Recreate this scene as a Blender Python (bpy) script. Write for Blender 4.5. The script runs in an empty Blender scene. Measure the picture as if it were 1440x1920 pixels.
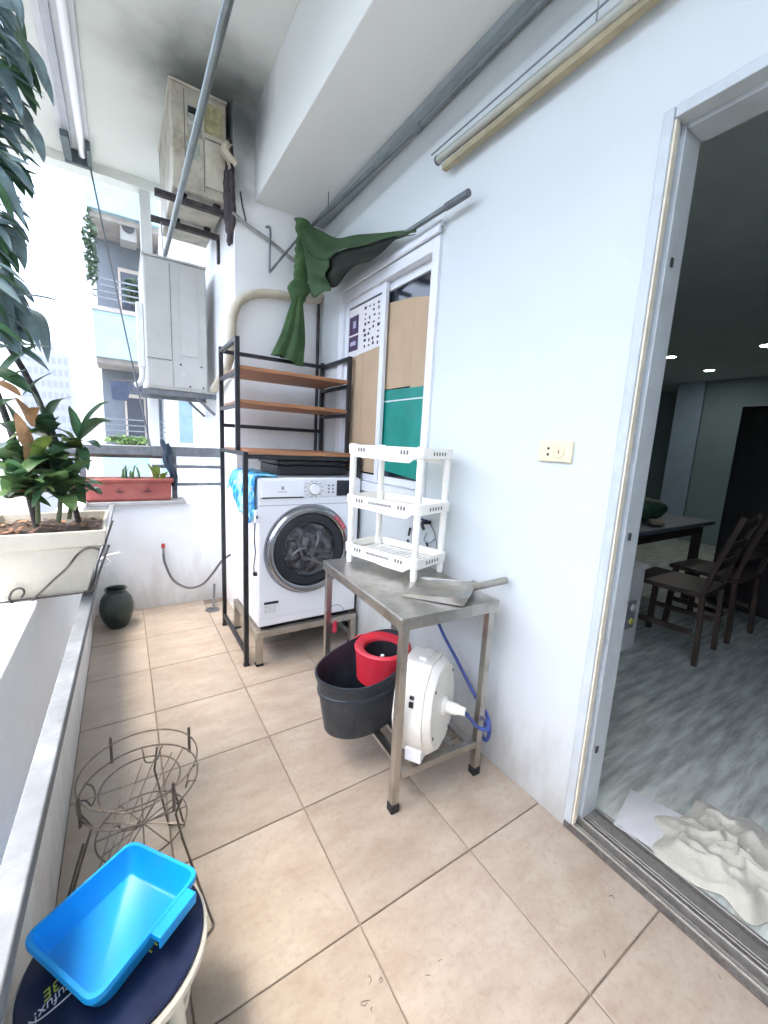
import bpy, bmesh, math, random
from mathutils import Vector, Matrix
random.seed(7)
SC = bpy.context.scene
COL = SC.collection
R = math.radians

# ------------------------------------------------------------------ camera
CR = ((0.84133794, -0.53813229, 0.05063707), (-0.04626902, -0.16504407, -0.98520030), (0.53852545, 0.82654346, -0.16375669))
CC = Vector((-0.07325, -0.73826, 1.25550)); CF = 757.18
cam_d = bpy.data.cameras.new('camera'); cam = bpy.data.objects.new('camera', cam_d); COL.objects.link(cam)
cam_d.sensor_fit = 'AUTO'; cam_d.sensor_width = 36; cam_d.lens = CF / 1920 * 36
cam_d.clip_start = 0.02; cam_d.clip_end = 3000
r_, d_, f_ = (Vector(v) for v in CR)
mm = Matrix((r_, -d_, -f_)).transposed().to_4x4(); mm.translation = CC
cam.matrix_world = mm
SC.camera = cam
# ------------------------------------------------------------------ sky, sun, exposure
SUN_EL, SUN_AZ = R(78), R(282)
w = bpy.data.worlds.new('World'); SC.world = w; w.use_nodes = True
nt = w.node_tree; nt.nodes.clear()
sky = nt.nodes.new('ShaderNodeTexSky'); sky.sky_type = 'NISHITA'; sky.sun_disc = False
sky.sun_elevation = SUN_EL; sky.sun_rotation = SUN_AZ; sky.air_density = 1.0; sky.dust_density = 6.0; sky.ozone_density = 1.0
bg = nt.nodes.new('ShaderNodeBackground'); bg.inputs[1].default_value = 0.15
wo = nt.nodes.new('ShaderNodeOutputWorld')
nt.links.new(sky.outputs[0], bg.inputs[0]); nt.links.new(bg.outputs[0], wo.inputs[0])
sd = bpy.data.lights.new('sun', 'SUN'); sd.energy = .5; sd.angle = R(20); sd.color = (1, .97, .92)
so = bpy.data.objects.new('sun', sd); COL.objects.link(so)
sv = Vector((math.sin(SUN_AZ) * math.cos(SUN_EL), math.cos(SUN_AZ) * math.cos(SUN_EL), math.sin(SUN_EL)))
so.rotation_euler = (-sv).to_track_quat('-Z', 'Y').to_euler()
SC.view_settings.view_transform = 'Standard'; SC.view_settings.look = 'None'
SC.view_settings.exposure = 3.2; SC.view_settings.gamma = 1.0; SC.view_settings.use_curve_mapping = False
SC.render.engine = 'CYCLES'; SC.cycles.max_bounces = 10; SC.cycles.diffuse_bounces = 6

# ------------------------------------------------------------------ helpers
def ray(x, y):
    a, b = (x - 720) / CF, (y - 960) / CF
    return r_ * a + d_ * b + f_
def onx(x, y, X): d = ray(x, y); return CC + d * ((X - CC.x) / d.x)
def ony(x, y, Y): d = ray(x, y); return CC + d * ((Y - CC.y) / d.y)
def onz(x, y, Z): d = ray(x, y); return CC + d * ((Z - CC.z) / d.z)

def rgb(c): return (c[0], c[1], c[2], 1)
MATS = {}
def mat(name, col, rough=.5, metal=0, var=.06, scale=6, bump=0, bscale=40, dirt=None, coat=0, stretch=(1, 1, 1), spec=.5, rvar=.1, sheen=0, rnd=0):
    """principled material: base colour broken by noise, optional dirt (amount, colour, scale), bump"""
    if name in MATS: return MATS[name]
    m = bpy.data.materials.new(name); m.use_nodes = True; t = m.node_tree; n = t.nodes; L = t.links
    b = n['Principled BSDF']
    tc = n.new('ShaderNodeTexCoord'); mp = n.new('ShaderNodeMapping'); mp.inputs['Scale'].default_value = stretch
    L.new(tc.outputs['Object'], mp.inputs[0])
    no = n.new('ShaderNodeTexNoise'); no.inputs['Scale'].default_value = scale; no.inputs['Detail'].default_value = 5; no.inputs['Roughness'].default_value = .6
    L.new(mp.outputs[0], no.inputs['Vector'])
    ramp = n.new('ShaderNodeValToRGB'); ramp.color_ramp.elements[0].position = .36; ramp.color_ramp.elements[1].position = .64
    ramp.color_ramp.elements[0].color = rgb([max(0, c * (1 - var)) for c in col]); ramp.color_ramp.elements[1].color = rgb([min(1, c * (1 + var)) for c in col])
    L.new(no.outputs[0], ramp.inputs[0]); last = ramp.outputs[0]
    if dirt:
        amt, dc, ds = dirt
        n2 = n.new('ShaderNodeTexNoise'); n2.inputs['Scale'].default_value = ds; n2.inputs['Detail'].default_value = 8; n2.inputs['Roughness'].default_value = .7
        L.new(tc.outputs['Object'], n2.inputs['Vector'])
        r2 = n.new('ShaderNodeMapRange'); r2.inputs[1].default_value = .47; r2.inputs[2].default_value = .68; r2.inputs[4].default_value = amt
        L.new(n2.outputs[0], r2.inputs[0])
        mx = n.new('ShaderNodeMix'); mx.data_type = 'RGBA'; mx.inputs[7].default_value = rgb(dc)
        L.new(r2.outputs[0], mx.inputs[0]); L.new(last, mx.inputs[6]); last = mx.outputs[2]
    if rnd:
        oi = n.new('ShaderNodeObjectInfo'); hs = n.new('ShaderNodeHueSaturation')
        mr = n.new('ShaderNodeMapRange'); mr.inputs[3].default_value = 1 - rnd; mr.inputs[4].default_value = 1 + rnd
        L.new(oi.outputs['Random'], mr.inputs[0]); L.new(mr.outputs[0], hs.inputs['Value']); L.new(last, hs.inputs['Color']); last = hs.outputs[0]
    L.new(last, b.inputs['Base Color'])
    b.inputs['Metallic'].default_value = metal; b.inputs['Specular IOR Level'].default_value = spec
    mr = n.new('ShaderNodeMapRange'); mr.inputs[3].default_value = max(0, rough - rvar); mr.inputs[4].default_value = min(1, rough + rvar)
    L.new(no.outputs[0], mr.inputs[0]); L.new(mr.outputs[0], b.inputs['Roughness'])
    if coat: b.inputs['Coat Weight'].default_value = coat; b.inputs['Coat Roughness'].default_value = .1
    if sheen: b.inputs['Sheen Weight'].default_value = sheen
    if bump:
        nb = n.new('ShaderNodeTexNoise'); nb.inputs['Scale'].default_value = bscale; nb.inputs['Detail'].default_value = 4
        L.new(mp.outputs[0], nb.inputs['Vector'])
        bp = n.new('ShaderNodeBump'); bp.inputs['Strength'].default_value = bump; bp.inputs['Distance'].default_value = .004
        L.new(nb.outputs[0], bp.inputs['Height']); L.new(bp.outputs[0], b.inputs['Normal'])
    m['b'] = 1; MATS[name] = m; return m

def tag(o, label=None, cat=None, group=None, kind=None):
    if label: o['label'] = label
    if cat: o['category'] = cat
    if group: o['group'] = group
    if kind: o['kind'] = kind
    return o
def thing(name, label, cat, loc=(0, 0, 0), group=None):
    o = bpy.data.objects.new(name, None); COL.objects.link(o); o.location = loc; o.empty_display_size = .05
    return tag(o, label, cat, group)
def world_of(o):
    m = Matrix.Translation(o.location) @ o.rotation_euler.to_matrix().to_4x4() if o.parent is None else world_of(o.parent) @ o.matrix_parent_inverse @ Matrix.Translation(o.location) @ o.rotation_euler.to_matrix().to_4x4()
    return m
def put(name, me, m, parent=None, mtx=None):
    o = bpy.data.objects.new(name, me); COL.objects.link(o)
    if m and not me.materials: me.materials.append(m)
    if parent:
        o.parent = parent; o.matrix_parent_inverse = world_of(parent).inverted()
    if mtx is not None: o.location = mtx.translation; o.rotation_euler = mtx.to_euler(); o.scale = mtx.to_scale()
    return o

class MB:
    """collects shapes in world space (through self.M) and builds ONE mesh object"""
    def __init__(s, M=None): s.bm = bmesh.new(); s.M = M or Matrix.Identity(4)
    def v(s, p): return s.bm.verts.new(s.M @ Vector(p))
    def f(s, vs):
        try: return s.bm.faces.new(vs)
        except ValueError: return None
    def box(s, x0, x1, y0, y1, z0, z1, M=None):
        pts = [(x, y, z) for x in (x0, x1) for y in (y0, y1) for z in (z0, z1)]
        vs = [s.v(M @ Vector(p) if M else p) for p in pts]
        for q in ((0, 1, 3, 2), (4, 6, 7, 5), (0, 4, 5, 1), (2, 3, 7, 6), (0, 2, 6, 4), (1, 5, 7, 3)): s.f([vs[i] for i in q])
        return s
    def bar(s, a, b, wd, th=None, up=(0, 0, 1)):
        """square bar from a to b"""
        a, b = Vector(a), Vector(b); th = th or wd; z = (b - a).normalized(); u = Vector(up)
        if abs(z.dot(u)) > .98: u = Vector((0, 1, 0))
        x = u.cross(z).normalized(); y = z.cross(x)
        q = []
        for p in (a, b):
            for sx, sy in ((-1, -1), (1, -1), (1, 1), (-1, 1)): q.append(s.v(p + x * sx * wd / 2 + y * sy * th / 2))
        for fc in ((0, 3, 2, 1), (4, 5, 6, 7), (0, 1, 5, 4), (1, 2, 6, 5), (2, 3, 7, 6), (3, 0, 4, 7)): s.f([q[i] for i in fc])
        return s
    def tube(s, pts, r, seg=8, closed=False, flat=1.0):
        P = [Vector(p) for p in pts]; n = len(P); rings = []; u = None
        for i, p in enumerate(P):
            t = (P[(i + 1) % n] - P[i - 1]) if closed else (P[min(i + 1, n - 1)] - P[max(i - 1, 0)])
            t.normalize()
            if u is None: u = t.orthogonal().normalized()
            else:
                u = u - t * u.dot(t)
                u = u.normalized() if u.length > 1e-6 else t.orthogonal().normalized()
            w_ = t.cross(u); rr = r[i] if isinstance(r, (list, tuple)) else r
            rings.append([s.v(p + (u * math.cos(a) + w_ * math.sin(a) * flat) * rr) for a in [2 * math.pi * k / seg for k in range(seg)]])
        for i in range(n if closed else n - 1):
            A, B = rings[i], rings[(i + 1) % n]
            for k in range(seg): s.f([A[k], A[(k + 1) % seg], B[(k + 1) % seg], B[k]])
        if not closed: s.f(rings[0][::-1]); s.f(rings[-1])
        return s
    def lathe(s, prof, seg=32, M=None, sx=1, sy=1, cap=True, wob=None):
        rings = []
        for j, (r, z) in enumerate(prof):
            ring = []
            for k in range(seg):
                a = 2 * math.pi * k / seg; zz = z + (wob(a, j) if wob else 0)
                p = Vector((r * sx * math.cos(a), r * sy * math.sin(a), zz)); ring.append(s.v(M @ p if M else p))
            rings.append(ring)
        for A, B in zip(rings, rings[1:]):
            for k in range(seg): s.f([A[k], A[(k + 1) % seg], B[(k + 1) % seg], B[k]])
        if cap: s.f(rings[0][::-1]); s.f(rings[-1])
        return s
    def prism(s, poly, z0, z1, M=None):
        """poly in xy, extruded in z, placed by M"""
        M = M or Matrix.Identity(4)
        a = [s.v(M @ Vector((x, y, z0))) for x, y in poly]; b = [s.v(M @ Vector((x, y, z1))) for x, y in poly]
        s.f(a[::-1]); s.f(b); n = len(poly)
        for i in range(n): s.f([a[i], a[(i + 1) % n], b[(i + 1) % n], b[i]])
        return s
    def grid(s, fn, nu, nv, thick=0):
        g = [[s.v(fn(i / nu, j / nv)) for j in range(nv + 1)] for i in range(nu + 1)]
        for i in range(nu):
            for j in range(nv): s.f([g[i][j], g[i + 1][j], g[i + 1][j + 1], g[i][j + 1]])
        return s
    def sphere(s, c, r, sc=(1, 1, 1), u=16, v=10):
        prof = [(max(1e-4, r * math.sin(math.pi * k / v)), -r * math.cos(math.pi * k / v)) for k in range(v + 1)]
        return s.lathe(prof, u, Matrix.Translation(c) @ Matrix.Diagonal((*sc, 1)))
    def mesh(s, name, smooth=False):
        bmesh.ops.remove_doubles(s.bm, verts=s.bm.verts, dist=1e-5)
        bmesh.ops.recalc_face_normals(s.bm, faces=s.bm.faces)
        me = bpy.data.meshes.new(name); s.bm.to_mesh(me); s.bm.free()
        if smooth:
            for p in me.polygons: p.use_smooth = True
            if smooth != 2: me.set_sharp_from_angle(angle=R(38))
        return me
    def build(s, name, m, parent=None, smooth=False, bevel=0, seg=2, solid=0, sub=0):
        o = put(name, s.mesh(name, smooth), m, parent)
        if sub: md = o.modifiers.new('sub', 'SUBSURF'); md.levels = md.render_levels = sub
        if solid: md = o.modifiers.new('solid', 'SOLIDIFY'); md.thickness = solid; md.offset = 0
        if bevel:
            md = o.modifiers.new('bevel', 'BEVEL'); md.width = bevel; md.segments = seg; md.limit_method = 'ANGLE'; md.angle_limit = R(40)
            for p in o.data.polygons: p.use_smooth = True
            md.harden_normals = True
        return o
def cells(mb, xs, ys, zs, solid):
    """solid grid with openings: faces only where solid meets air"""
    def S(i, j, k): return 0 <= i < len(xs) - 1 and 0 <= j < len(ys) - 1 and 0 <= k < len(zs) - 1 and solid((xs[i] + xs[i + 1]) / 2, (ys[j] + ys[j + 1]) / 2, (zs[k] + zs[k + 1]) / 2)
    for i in range(len(xs) - 1):
        for j in range(len(ys) - 1):
            for k in range(len(zs) - 1):
                if not S(i, j, k): continue
                a, b, c, d, e, g = xs[i], xs[i + 1], ys[j], ys[j + 1], zs[k], zs[k + 1]
                if not S(i - 1, j, k): mb.f([mb.v(p) for p in ((a, c, e), (a, c, g), (a, d, g), (a, d, e))])
                if not S(i + 1, j, k): mb.f([mb.v(p) for p in ((b, c, e), (b, d, e), (b, d, g), (b, c, g))])
                if not S(i, j - 1, k): mb.f([mb.v(p) for p in ((a, c, e), (b, c, e), (b, c, g), (a, c, g))])
                if not S(i, j + 1, k): mb.f([mb.v(p) for p in ((a, d, e), (a, d, g), (b, d, g), (b, d, e))])
                if not S(i, j, k - 1): mb.f([mb.v(p) for p in ((a, c, e), (a, d, e), (b, d, e), (b, c, e))])
                if not S(i, j, k + 1): mb.f([mb.v(p) for p in ((a, c, g), (b, c, g), (b, d, g), (a, d, g))])
    return mb
def curve(pts, n=6):
    """Catmull-Rom through pts"""
    P = [Vector(p) for p in pts]; out = []
    for i in range(len(P) - 1):
        a, b, c, d = P[max(i - 1, 0)], P[i], P[i + 1], P[min(i + 2, len(P) - 1)]
        for k in range(n):
            t = k / n; out.append(.5 * ((2 * b) + (c - a) * t + (2 * a - 5 * b + 4 * c - d) * t * t + (3 * b - a - 3 * c + d) * t ** 3))
    return out + [P[-1]]
def frame(o, x, z):
    """matrix with local x, z axes and origin"""
    z = Vector(z).normalized(); x = Vector(x); x = (x - z * x.dot(z)).normalized(); y = z.cross(x)
    m = Matrix((x, y, z)).transposed().to_4x4(); m.translation = Vector(o); return m
def text(s, name, m, parent, M, size, shear=0, ext=.0006):
    c = bpy.data.curves.new('t', 'FONT'); c.body = s; c.size = size; c.extrude = ext; c.align_x = 'CENTER'; c.shear = shear
    o = bpy.data.objects.new('t', c); COL.objects.link(o)
    me = bpy.data.meshes.new_from_object(o.evaluated_get(bpy.context.evaluated_depsgraph_get()))
    bpy.data.objects.remove(o); me.transform(M); me.materials.clear()
    return put(name, me, m, parent)

# ------------------------------------------------------------------ materials
WALLP = (.62, .66, .65)
m_wall = mat('wall_paint', WALLP, .55, var=.018, scale=2.2, bump=.12, bscale=130, dirt=(.05, (.50, .50, .46), 2.6))
m_par = mat('parapet_paint', (.86, .885, .89), .6, var=.02, scale=2, bump=.15, bscale=70, dirt=(.16, (.45, .46, .45), 2.5))
m_grout = mat('grout', (.24, .195, .155), .9, var=.25, scale=14)
m_ss = mat('stainless', (.50, .48, .44), .34, 1, var=.14, scale=5, stretch=(1, 1, .25), bump=.05, bscale=200, dirt=(.6, (.24, .21, .17), 11), rvar=.16)
m_chrome = mat('chrome', (.62, .63, .65), .12, 1, var=.03, rvar=.05)
m_black = mat('black_paint', (.012, .013, .016), .42, var=.3, scale=20, dirt=(.25, (.08, .08, .08), 18))
m_galv = mat('galvanised', (.14, .155, .165), .6, .2, var=.14, scale=16, bump=.1, bscale=60, dirt=(.5, (.27, .29, .30), 14))
m_alu = mat('white_aluminium', (.74, .76, .78), .38, var=.03, dirt=(.15, (.45, .44, .4), 6))
m_cream = mat('cream_plastic', (.80, .78, .68), .42, var=.03, dirt=(.12, (.5, .45, .33), 6))
m_ivory = mat('ivory_plastic', (.86, .84, .76), .4, var=.03, scale=5, dirt=(.10, (.6, .55, .42), 8))
m_white = mat('white_enamel', (.88, .89, .91), .22, var=.01, coat=.3)
m_dark = mat('dark_plastic', (.02, .021, .024), .4, var=.2)
m_rubber = mat('rubber', (.015, .015, .017), .7, var=.3)
m_steelgrey = mat('grey_steel', (.22, .24, .25), .42, .7, var=.15, scale=12)

# ------------------------------------------------------------------ setting: ground far below, balcony floor with tiles
g = MB(); g.box(-900, 900, -900, 1500, -32.5, -32)
tag(g.build('ground', mat('city_ground', (.20, .21, .20), .9, var=.4, scale=.05)), 'pale city ground far below the balcony', 'ground', kind='structure')
XW, YB, XP, ZC, ZP = 1.144, 2.08, -.28, 3.2, .80       # house wall, back wall, parapet face, ceiling, parapet top
m_tile = bpy.data.materials.new('floor_tile'); m_tile.use_nodes = True
def tile_nodes():
    n = m_tile.node_tree.nodes; L = m_tile.node_tree.links; b = n['Principled BSDF']
    ge = n.new('ShaderNodeNewGeometry'); oi = n.new('ShaderNodeObjectInfo')
    va = n.new('ShaderNodeVectorMath'); va.operation = 'MULTIPLY_ADD'; va.inputs[1].default_value = (1, 1, 1)
    cx = n.new('ShaderNodeCombineXYZ'); mu = n.new('ShaderNodeMath'); mu.operation = 'MULTIPLY'; mu.inputs[1].default_value = 40
    L.new(oi.outputs['Random'], mu.inputs[0]); L.new(mu.outputs[0], cx.inputs[2]); L.new(ge.outputs['Position'], va.inputs[0]); L.new(cx.outputs[0], va.inputs[2])
    def noise(s, d=5, r=.6, st=(1, 1, 1)):
        mp = n.new('ShaderNodeMapping'); mp.inputs['Scale'].default_value = st; mp.inputs['Rotation'].default_value = (0, 0, .5); L.new(va.outputs[0], mp.inputs[0])
        x = n.new('ShaderNodeTexNoise'); x.inputs['Scale'].default_value = s; x.inputs['Detail'].default_value = d; x.inputs['Roughness'].default_value = r; L.new(mp.outputs[0], x.inputs['Vector']); return x
    a = noise(5, 6, .65, (1, 2.2, 1)); rp = n.new('ShaderNodeValToRGB'); L.new(a.outputs[0], rp.inputs[0])
    e = rp.color_ramp.elements; e[0].position = .34; e[0].color = (.35, .285, .222, 1); e[1].position = .68; e[1].color = (.45, .395, .325, 1)
    k = e.new(.52); k.color = (.405, .345, .275, 1)
    b2 = noise(55, 8, .8); mr = n.new('ShaderNodeMapRange'); mr.inputs[1].default_value = .50; mr.inputs[2].default_value = .70; mr.inputs[4].default_value = .5; L.new(b2.outputs[0], mr.inputs[0])
    mx = n.new('ShaderNodeMix'); mx.data_type = 'RGBA'; mx.inputs[7].default_value = (.26, .20, .14, 1); L.new(mr.outputs[0], mx.inputs[0]); L.new(rp.outputs[0], mx.inputs[6])
    b3 = noise(230, 3, .6); mq = n.new('ShaderNodeMapRange'); mq.inputs[1].default_value = .66; mq.inputs[2].default_value = .74; mq.inputs[4].default_value = .5; L.new(b3.outputs[0], mq.inputs[0])
    my = n.new('ShaderNodeMix'); my.data_type = 'RGBA'; my.inputs[7].default_value = (.16, .12, .085, 1); L.new(mq.outputs[0], my.inputs[0]); L.new(mx.outputs[2], my.inputs[6]); mx = my
    hs = n.new('ShaderNodeHueSaturation'); m2 = n.new('ShaderNodeMapRange'); m2.inputs[3].default_value = .91; m2.inputs[4].default_value = 1.06
    L.new(oi.outputs['Random'], m2.inputs[0]); L.new(m2.outputs[0], hs.inputs['Value']); L.new(mx.outputs[2], hs.inputs['Color'])
    # grey grime in a band along the foot of the parapet
    sx = n.new('ShaderNodeSeparateXYZ'); L.new(ge.outputs['Position'], sx.inputs[0])
    c = noise(7, 6, .7); ad = n.new('ShaderNodeMath'); ad.operation = 'MULTIPLY_ADD'; ad.inputs[1].default_value = -.5; L.new(c.outputs[0], ad.inputs[0]); L.new(sx.outputs[0], ad.inputs[2])
    g1 = n.new('ShaderNodeMapRange'); g1.inputs[1].default_value = -.5; g1.inputs[2].default_value = -.1; g1.inputs[3].default_value = .3; g1.inputs[4].default_value = 0; L.new(ad.outputs[0], g1.inputs[0])
    m3 = n.new('ShaderNodeMix'); m3.data_type = 'RGBA'; m3.inputs[7].default_value = (.405, .345, .275, 1); L.new(g1.outputs[0], m3.inputs[0]); L.new(hs.outputs[0], m3.inputs[6])
    L.new(m3.outputs[2], b.inputs['Base Color'])
    r = n.new('ShaderNodeMapRange'); r.inputs[3].default_value = .30; r.inputs[4].default_value = .52; L.new(b2.outputs[0], r.inputs[0]); L.new(r.outputs[0], b.inputs['Roughness'])
    bp = n.new('ShaderNodeBump'); bp.inputs['Strength'].default_value = .12; bp.inputs['Distance'].default_value = .002; L.new(a.outputs[0], bp.inputs['Height']); L.new(bp.outputs[0], b.inputs['Normal'])
tile_nodes()
Y0 = -1.9                                                # near end of the balcony, behind the camera
g = MB(); g.box(XP - .2, XW + .15, Y0 - .1, 2.75, -.16, -.006)
floor = tag(g.build('balcony_floor', m_grout), 'beige square tiles laid over the narrow balcony floor', 'floor', kind='structure')
gx = [XP, 0, .4, .8, XW]; gy = [Y0, -1.6, -1.2, -.8, -.4, 0, .4, .8, 1.2, 1.6, 2.0, 2.4, 2.5]; tmesh = {}
for i in range(4):
    for j in range(len(gy) - 1):
        x0, x1, y0, y1 = gx[i] + .002, gx[i + 1] - .002, gy[j] + .002, gy[j + 1] - .002
        if i == 3: x1 = XW + (.03 if y1 < 0 else -.001)
        if y0 >= YB and i > 1: continue
        key = (round(x1 - x0, 4), round(y1 - y0, 4))
        if key not in tmesh:
            q = MB(); hx, hy = key[0] / 2, key[1] / 2; b_ = .0016
            lo = [q.v((sx * hx, sy * hy, z)) for z in (-.012, -.0016) for sx, sy in ((-1, -1), (1, -1), (1, 1), (-1, 1))]
            hi = [q.v((sx * (hx - b_), sy * (hy - b_), 0)) for sx, sy in ((-1, -1), (1, -1), (1, 1), (-1, 1))]
            for k in range(4): q.f([lo[k], lo[(k + 1) % 4], lo[4 + (k + 1) % 4], lo[4 + k]]); q.f([lo[4 + k], lo[4 + (k + 1) % 4], hi[(k + 1) % 4], hi[k]])
            q.f(hi); tmesh[key] = q.mesh('tile')
        put('tile', tmesh[key], m_tile, floor, Matrix.Translation(((x0 + x1) / 2, (y0 + y1) / 2, random.uniform(-.0006, .0006))) @ Matrix.Rotation(random.uniform(-.002, .002), 4, 'X'))
# pencilled numerals and scuffs on the near tiles
m_scuff = mat('scuff', (.22, .18, .15), .8, var=.4, scale=60)
q = MB()
for st in (((690, 1832), (693, 1828), (697, 1838)), ((693, 1846), (696, 1836)), ((716, 1832), (711, 1836), (714, 1843), (718, 1838), (713, 1830)), ((677, 1884), (676, 1879), (686, 1876), (694, 1875)), ((677, 1884), (684, 1886), (688, 1880)), ((698, 1888), (695, 1892), (698, 1898)), ((1142, 1680), (1148, 1679), (1152, 1686)), ((1132, 1782), (1135, 1795)), ((1346, 1826), (1352, 1836)), ((828, 1798), (822, 1802)), ((798, 1828), (806, 1829))):
    q.tube([onz(x, y, .0012) for x, y in st], .0009, 5)
tag(q.build('scuff_marks', m_scuff, floor), kind='stuff')

# ------------------------------------------------------------------ house wall with window and door openings, beam, ceiling, back wall, parapets
def grime(m, z0, amt, col=(.34, .31, .26, 1), sc=9):
    n = m.node_tree.nodes; L = m.node_tree.links; b = n['Principled BSDF']; src = b.inputs['Base Color'].links[0].from_socket
    ge = n.new('ShaderNodeNewGeometry'); sx = n.new('ShaderNodeSeparateXYZ'); L.new(ge.outputs['Position'], sx.inputs[0])
    no = n.new('ShaderNodeTexNoise'); no.inputs['Scale'].default_value = sc; no.inputs['Detail'].default_value = 8; no.inputs['Roughness'].default_value = .7
    mp = n.new('ShaderNodeMapping'); mp.inputs['Scale'].default_value = (1, 1, .35); L.new(ge.outputs['Position'], mp.inputs[0]); L.new(mp.outputs[0], no.inputs['Vector'])
    r = n.new('ShaderNodeMapRange'); r.inputs[1].default_value = 0; r.inputs[2].default_value = z0; r.inputs[3].default_value = .62; r.inputs[4].default_value = .12; L.new(sx.outputs[2], r.inputs[0])
    ad = n.new('ShaderNodeMath'); ad.operation = 'ADD'; L.new(no.outputs[0], ad.inputs[0]); L.new(r.outputs[0], ad.inputs[1])
    k = n.new('ShaderNodeMapRange'); k.inputs[1].default_value = .78; k.inputs[2].default_value = 1.2; k.inputs[4].default_value = amt; L.new(ad.outputs[0], k.inputs[0])
    mx = n.new('ShaderNodeMix'); mx.data_type = 'RGBA'; mx.inputs[7].default_value = col; L.new(k.outputs[0], mx.inputs[0]); L.new(src, mx.inputs[6]); L.new(mx.outputs[2], b.inputs['Base Color'])
grime(m_wall, .45, .55); grime(m_par, .5, .5)
DY0, DY1, DZ = -1.15, -.10, 2.13; WY0, WY1, WZ0, WZ1 = .795, 1.735, 1.0, 2.15
g = MB()
cells(g, [XW, XW + .16], [Y0, DY0, DY1, WY0, WY1, YB], [-.01, WZ0, DZ, WZ1, 2.70],
      lambda x, y, z: not (DY0 < y < DY1 and z < DZ) and not (WY0 < y < WY1 and WZ0 < z < WZ1))
tag(g.build('house_wall', m_wall), 'smooth white house wall with the window and the open doorway', 'wall', kind='structure')
m_ceil = mat('ceiling_paint', (.67, .70, .65), .65, var=.03, scale=1.5, bump=.1, bscale=50)
def soot(m, spots):
    n = m.node_tree.nodes; L = m.node_tree.links; b = n['Principled BSDF']; src = b.inputs['Base Color'].links[0].from_socket
    ge = n.new('ShaderNodeNewGeometry')
    no = n.new('ShaderNodeTexNoise'); no.inputs['Scale'].default_value = 5; no.inputs['Detail'].default_value = 6; L.new(ge.outputs['Position'], no.inputs['Vector'])
    for c, rad, amt in spots:
        d = n.new('ShaderNodeVectorMath'); d.operation = 'DISTANCE'; d.inputs[1].default_value = c; L.new(ge.outputs['Position'], d.inputs[0])
        a = n.new('ShaderNodeMath'); a.operation = 'MULTIPLY_ADD'; a.inputs[1].default_value = .3; L.new(no.outputs[0], a.inputs[0]); L.new(d.outputs['Value'], a.inputs[2])
        r = n.new('ShaderNodeMapRange'); r.interpolation_type = 'SMOOTHSTEP'; r.inputs[1].default_value = .12; r.inputs[2].default_value = rad + .15; r.inputs[3].default_value = amt; r.inputs[4].default_value = 0; L.new(a.outputs[0], r.inputs[0])
        mx = n.new('ShaderNodeMix'); mx.data_type = 'RGBA'; mx.inputs[7].default_value = (.07, .085, .075, 1); L.new(r.outputs[0], mx.inputs[0]); L.new(src, mx.inputs[6]); src = mx.outputs[2]
    L.new(src, b.inputs['Base Color'])
SPOTS = [((.36, 2.05, 3.2), .55, .85), ((.57, 2.12, 3.12), .50, .92), ((.57, 2.10, 2.80), .22, .6)]
soot(m_ceil, SPOTS)
g = MB(); g.box(-.68, XW + .16, Y0 - .1, 3.30, ZC, ZC + .22); g.box(-.68, .5645, 3.30, 3.42, ZC - .065, ZC + .22)
tag(g.build('ceiling', m_ceil), 'off-white balcony ceiling sooted around the upper air conditioner', 'ceiling', kind='structure')
m_beam = mat('beam_paint', (.77, .79, .75), .6, var=.025, scale=1.6, bump=.1, bscale=60)
g = MB(); g.box(.69, XW + .16, Y0 - .1, YB, 2.70, ZC)
soot(m_beam, SPOTS)
tag(g.build('ceiling_beam', m_beam, bevel=.006), 'deep white beam running along the house wall under the ceiling', 'beam', kind='structure')
m_back = mat('back_wall_paint', (.88, .89, .88), .6, var=.03, scale=2, bump=.12, bscale=70, dirt=(.22, (.42, .42, .38), 2.2))
g = MB(); g.box(.565, XW + .16, YB, 3.42, -.006, ZC)
soot(m_back, SPOTS)
tag(g.build('back_wall', m_back, bevel=.006), 'white end wall behind the washing machine shelf', 'wall', kind='structure')
g = MB(); cells(g, [XP - .13, XP, .565], [Y0 - .1, 2.50, 2.62], [-.14, .76, ZP], lambda x, y, z: (x < XP) or (y > 2.5 and z < .76))
tag(g.build('parapet', m_par, bevel=.006), 'waist-high white parapet around the open balcony sides', 'wall', kind='structure')
g = MB(); g.box(-.28, .30, 2.455, 2.66, .763, .788)
tag(g.build('coping_slab', mat('concrete_slab', (.40, .40, .39), .8, var=.12, scale=9, bump=.3, bscale=50), bevel=.004), 'thin grey slab on the far parapet under the red planter', 'slab')
# unseen white wall added behind the camera to bounce light onto the washer
g = MB(); g.box(XP - .13, XW + .16, Y0 - .25, Y0 - .101, -.01, ZC - .001)
tag(g.build('near_bounce_wall', m_back), 'unseen white wall added behind the camera to bounce light', 'wall', kind='structure')
# flat rail carried just inside the parapet
t = thing('parapet_rail', 'chipped pale metal rail running along the inside of the parapet', 'rail', (-.155, .5, .77))
g = MB(); g.bar((-.145, 2.44, .770), (-.222, Y0 + .05, .770), .029, .022); g.build('bar', m_galv, t, bevel=.003)
for yy in (2.2, 1.2, -.35, -1.4):
    xx = -.145 - (2.44 - yy) * .0179
    g = MB(); g.tube([(xx, yy, .762), (xx - .02, yy, .735), (XP - .005, yy, .735)], .006, 6); g.build('bracket', m_steelgrey, t, smooth=True)
g = MB(); g.tube(curve([(-.168, 1.05, .77), (-.15, 1.05, .786), (-.132, 1.05, .768), (-.150, 1.05, .754), (-.168, 1.05, .77), (-.14, 1.06, .79), (-.10, 1.05, .80)]), .003, 5); g.build('cable_tie', m_white, t, smooth=True)

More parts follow.
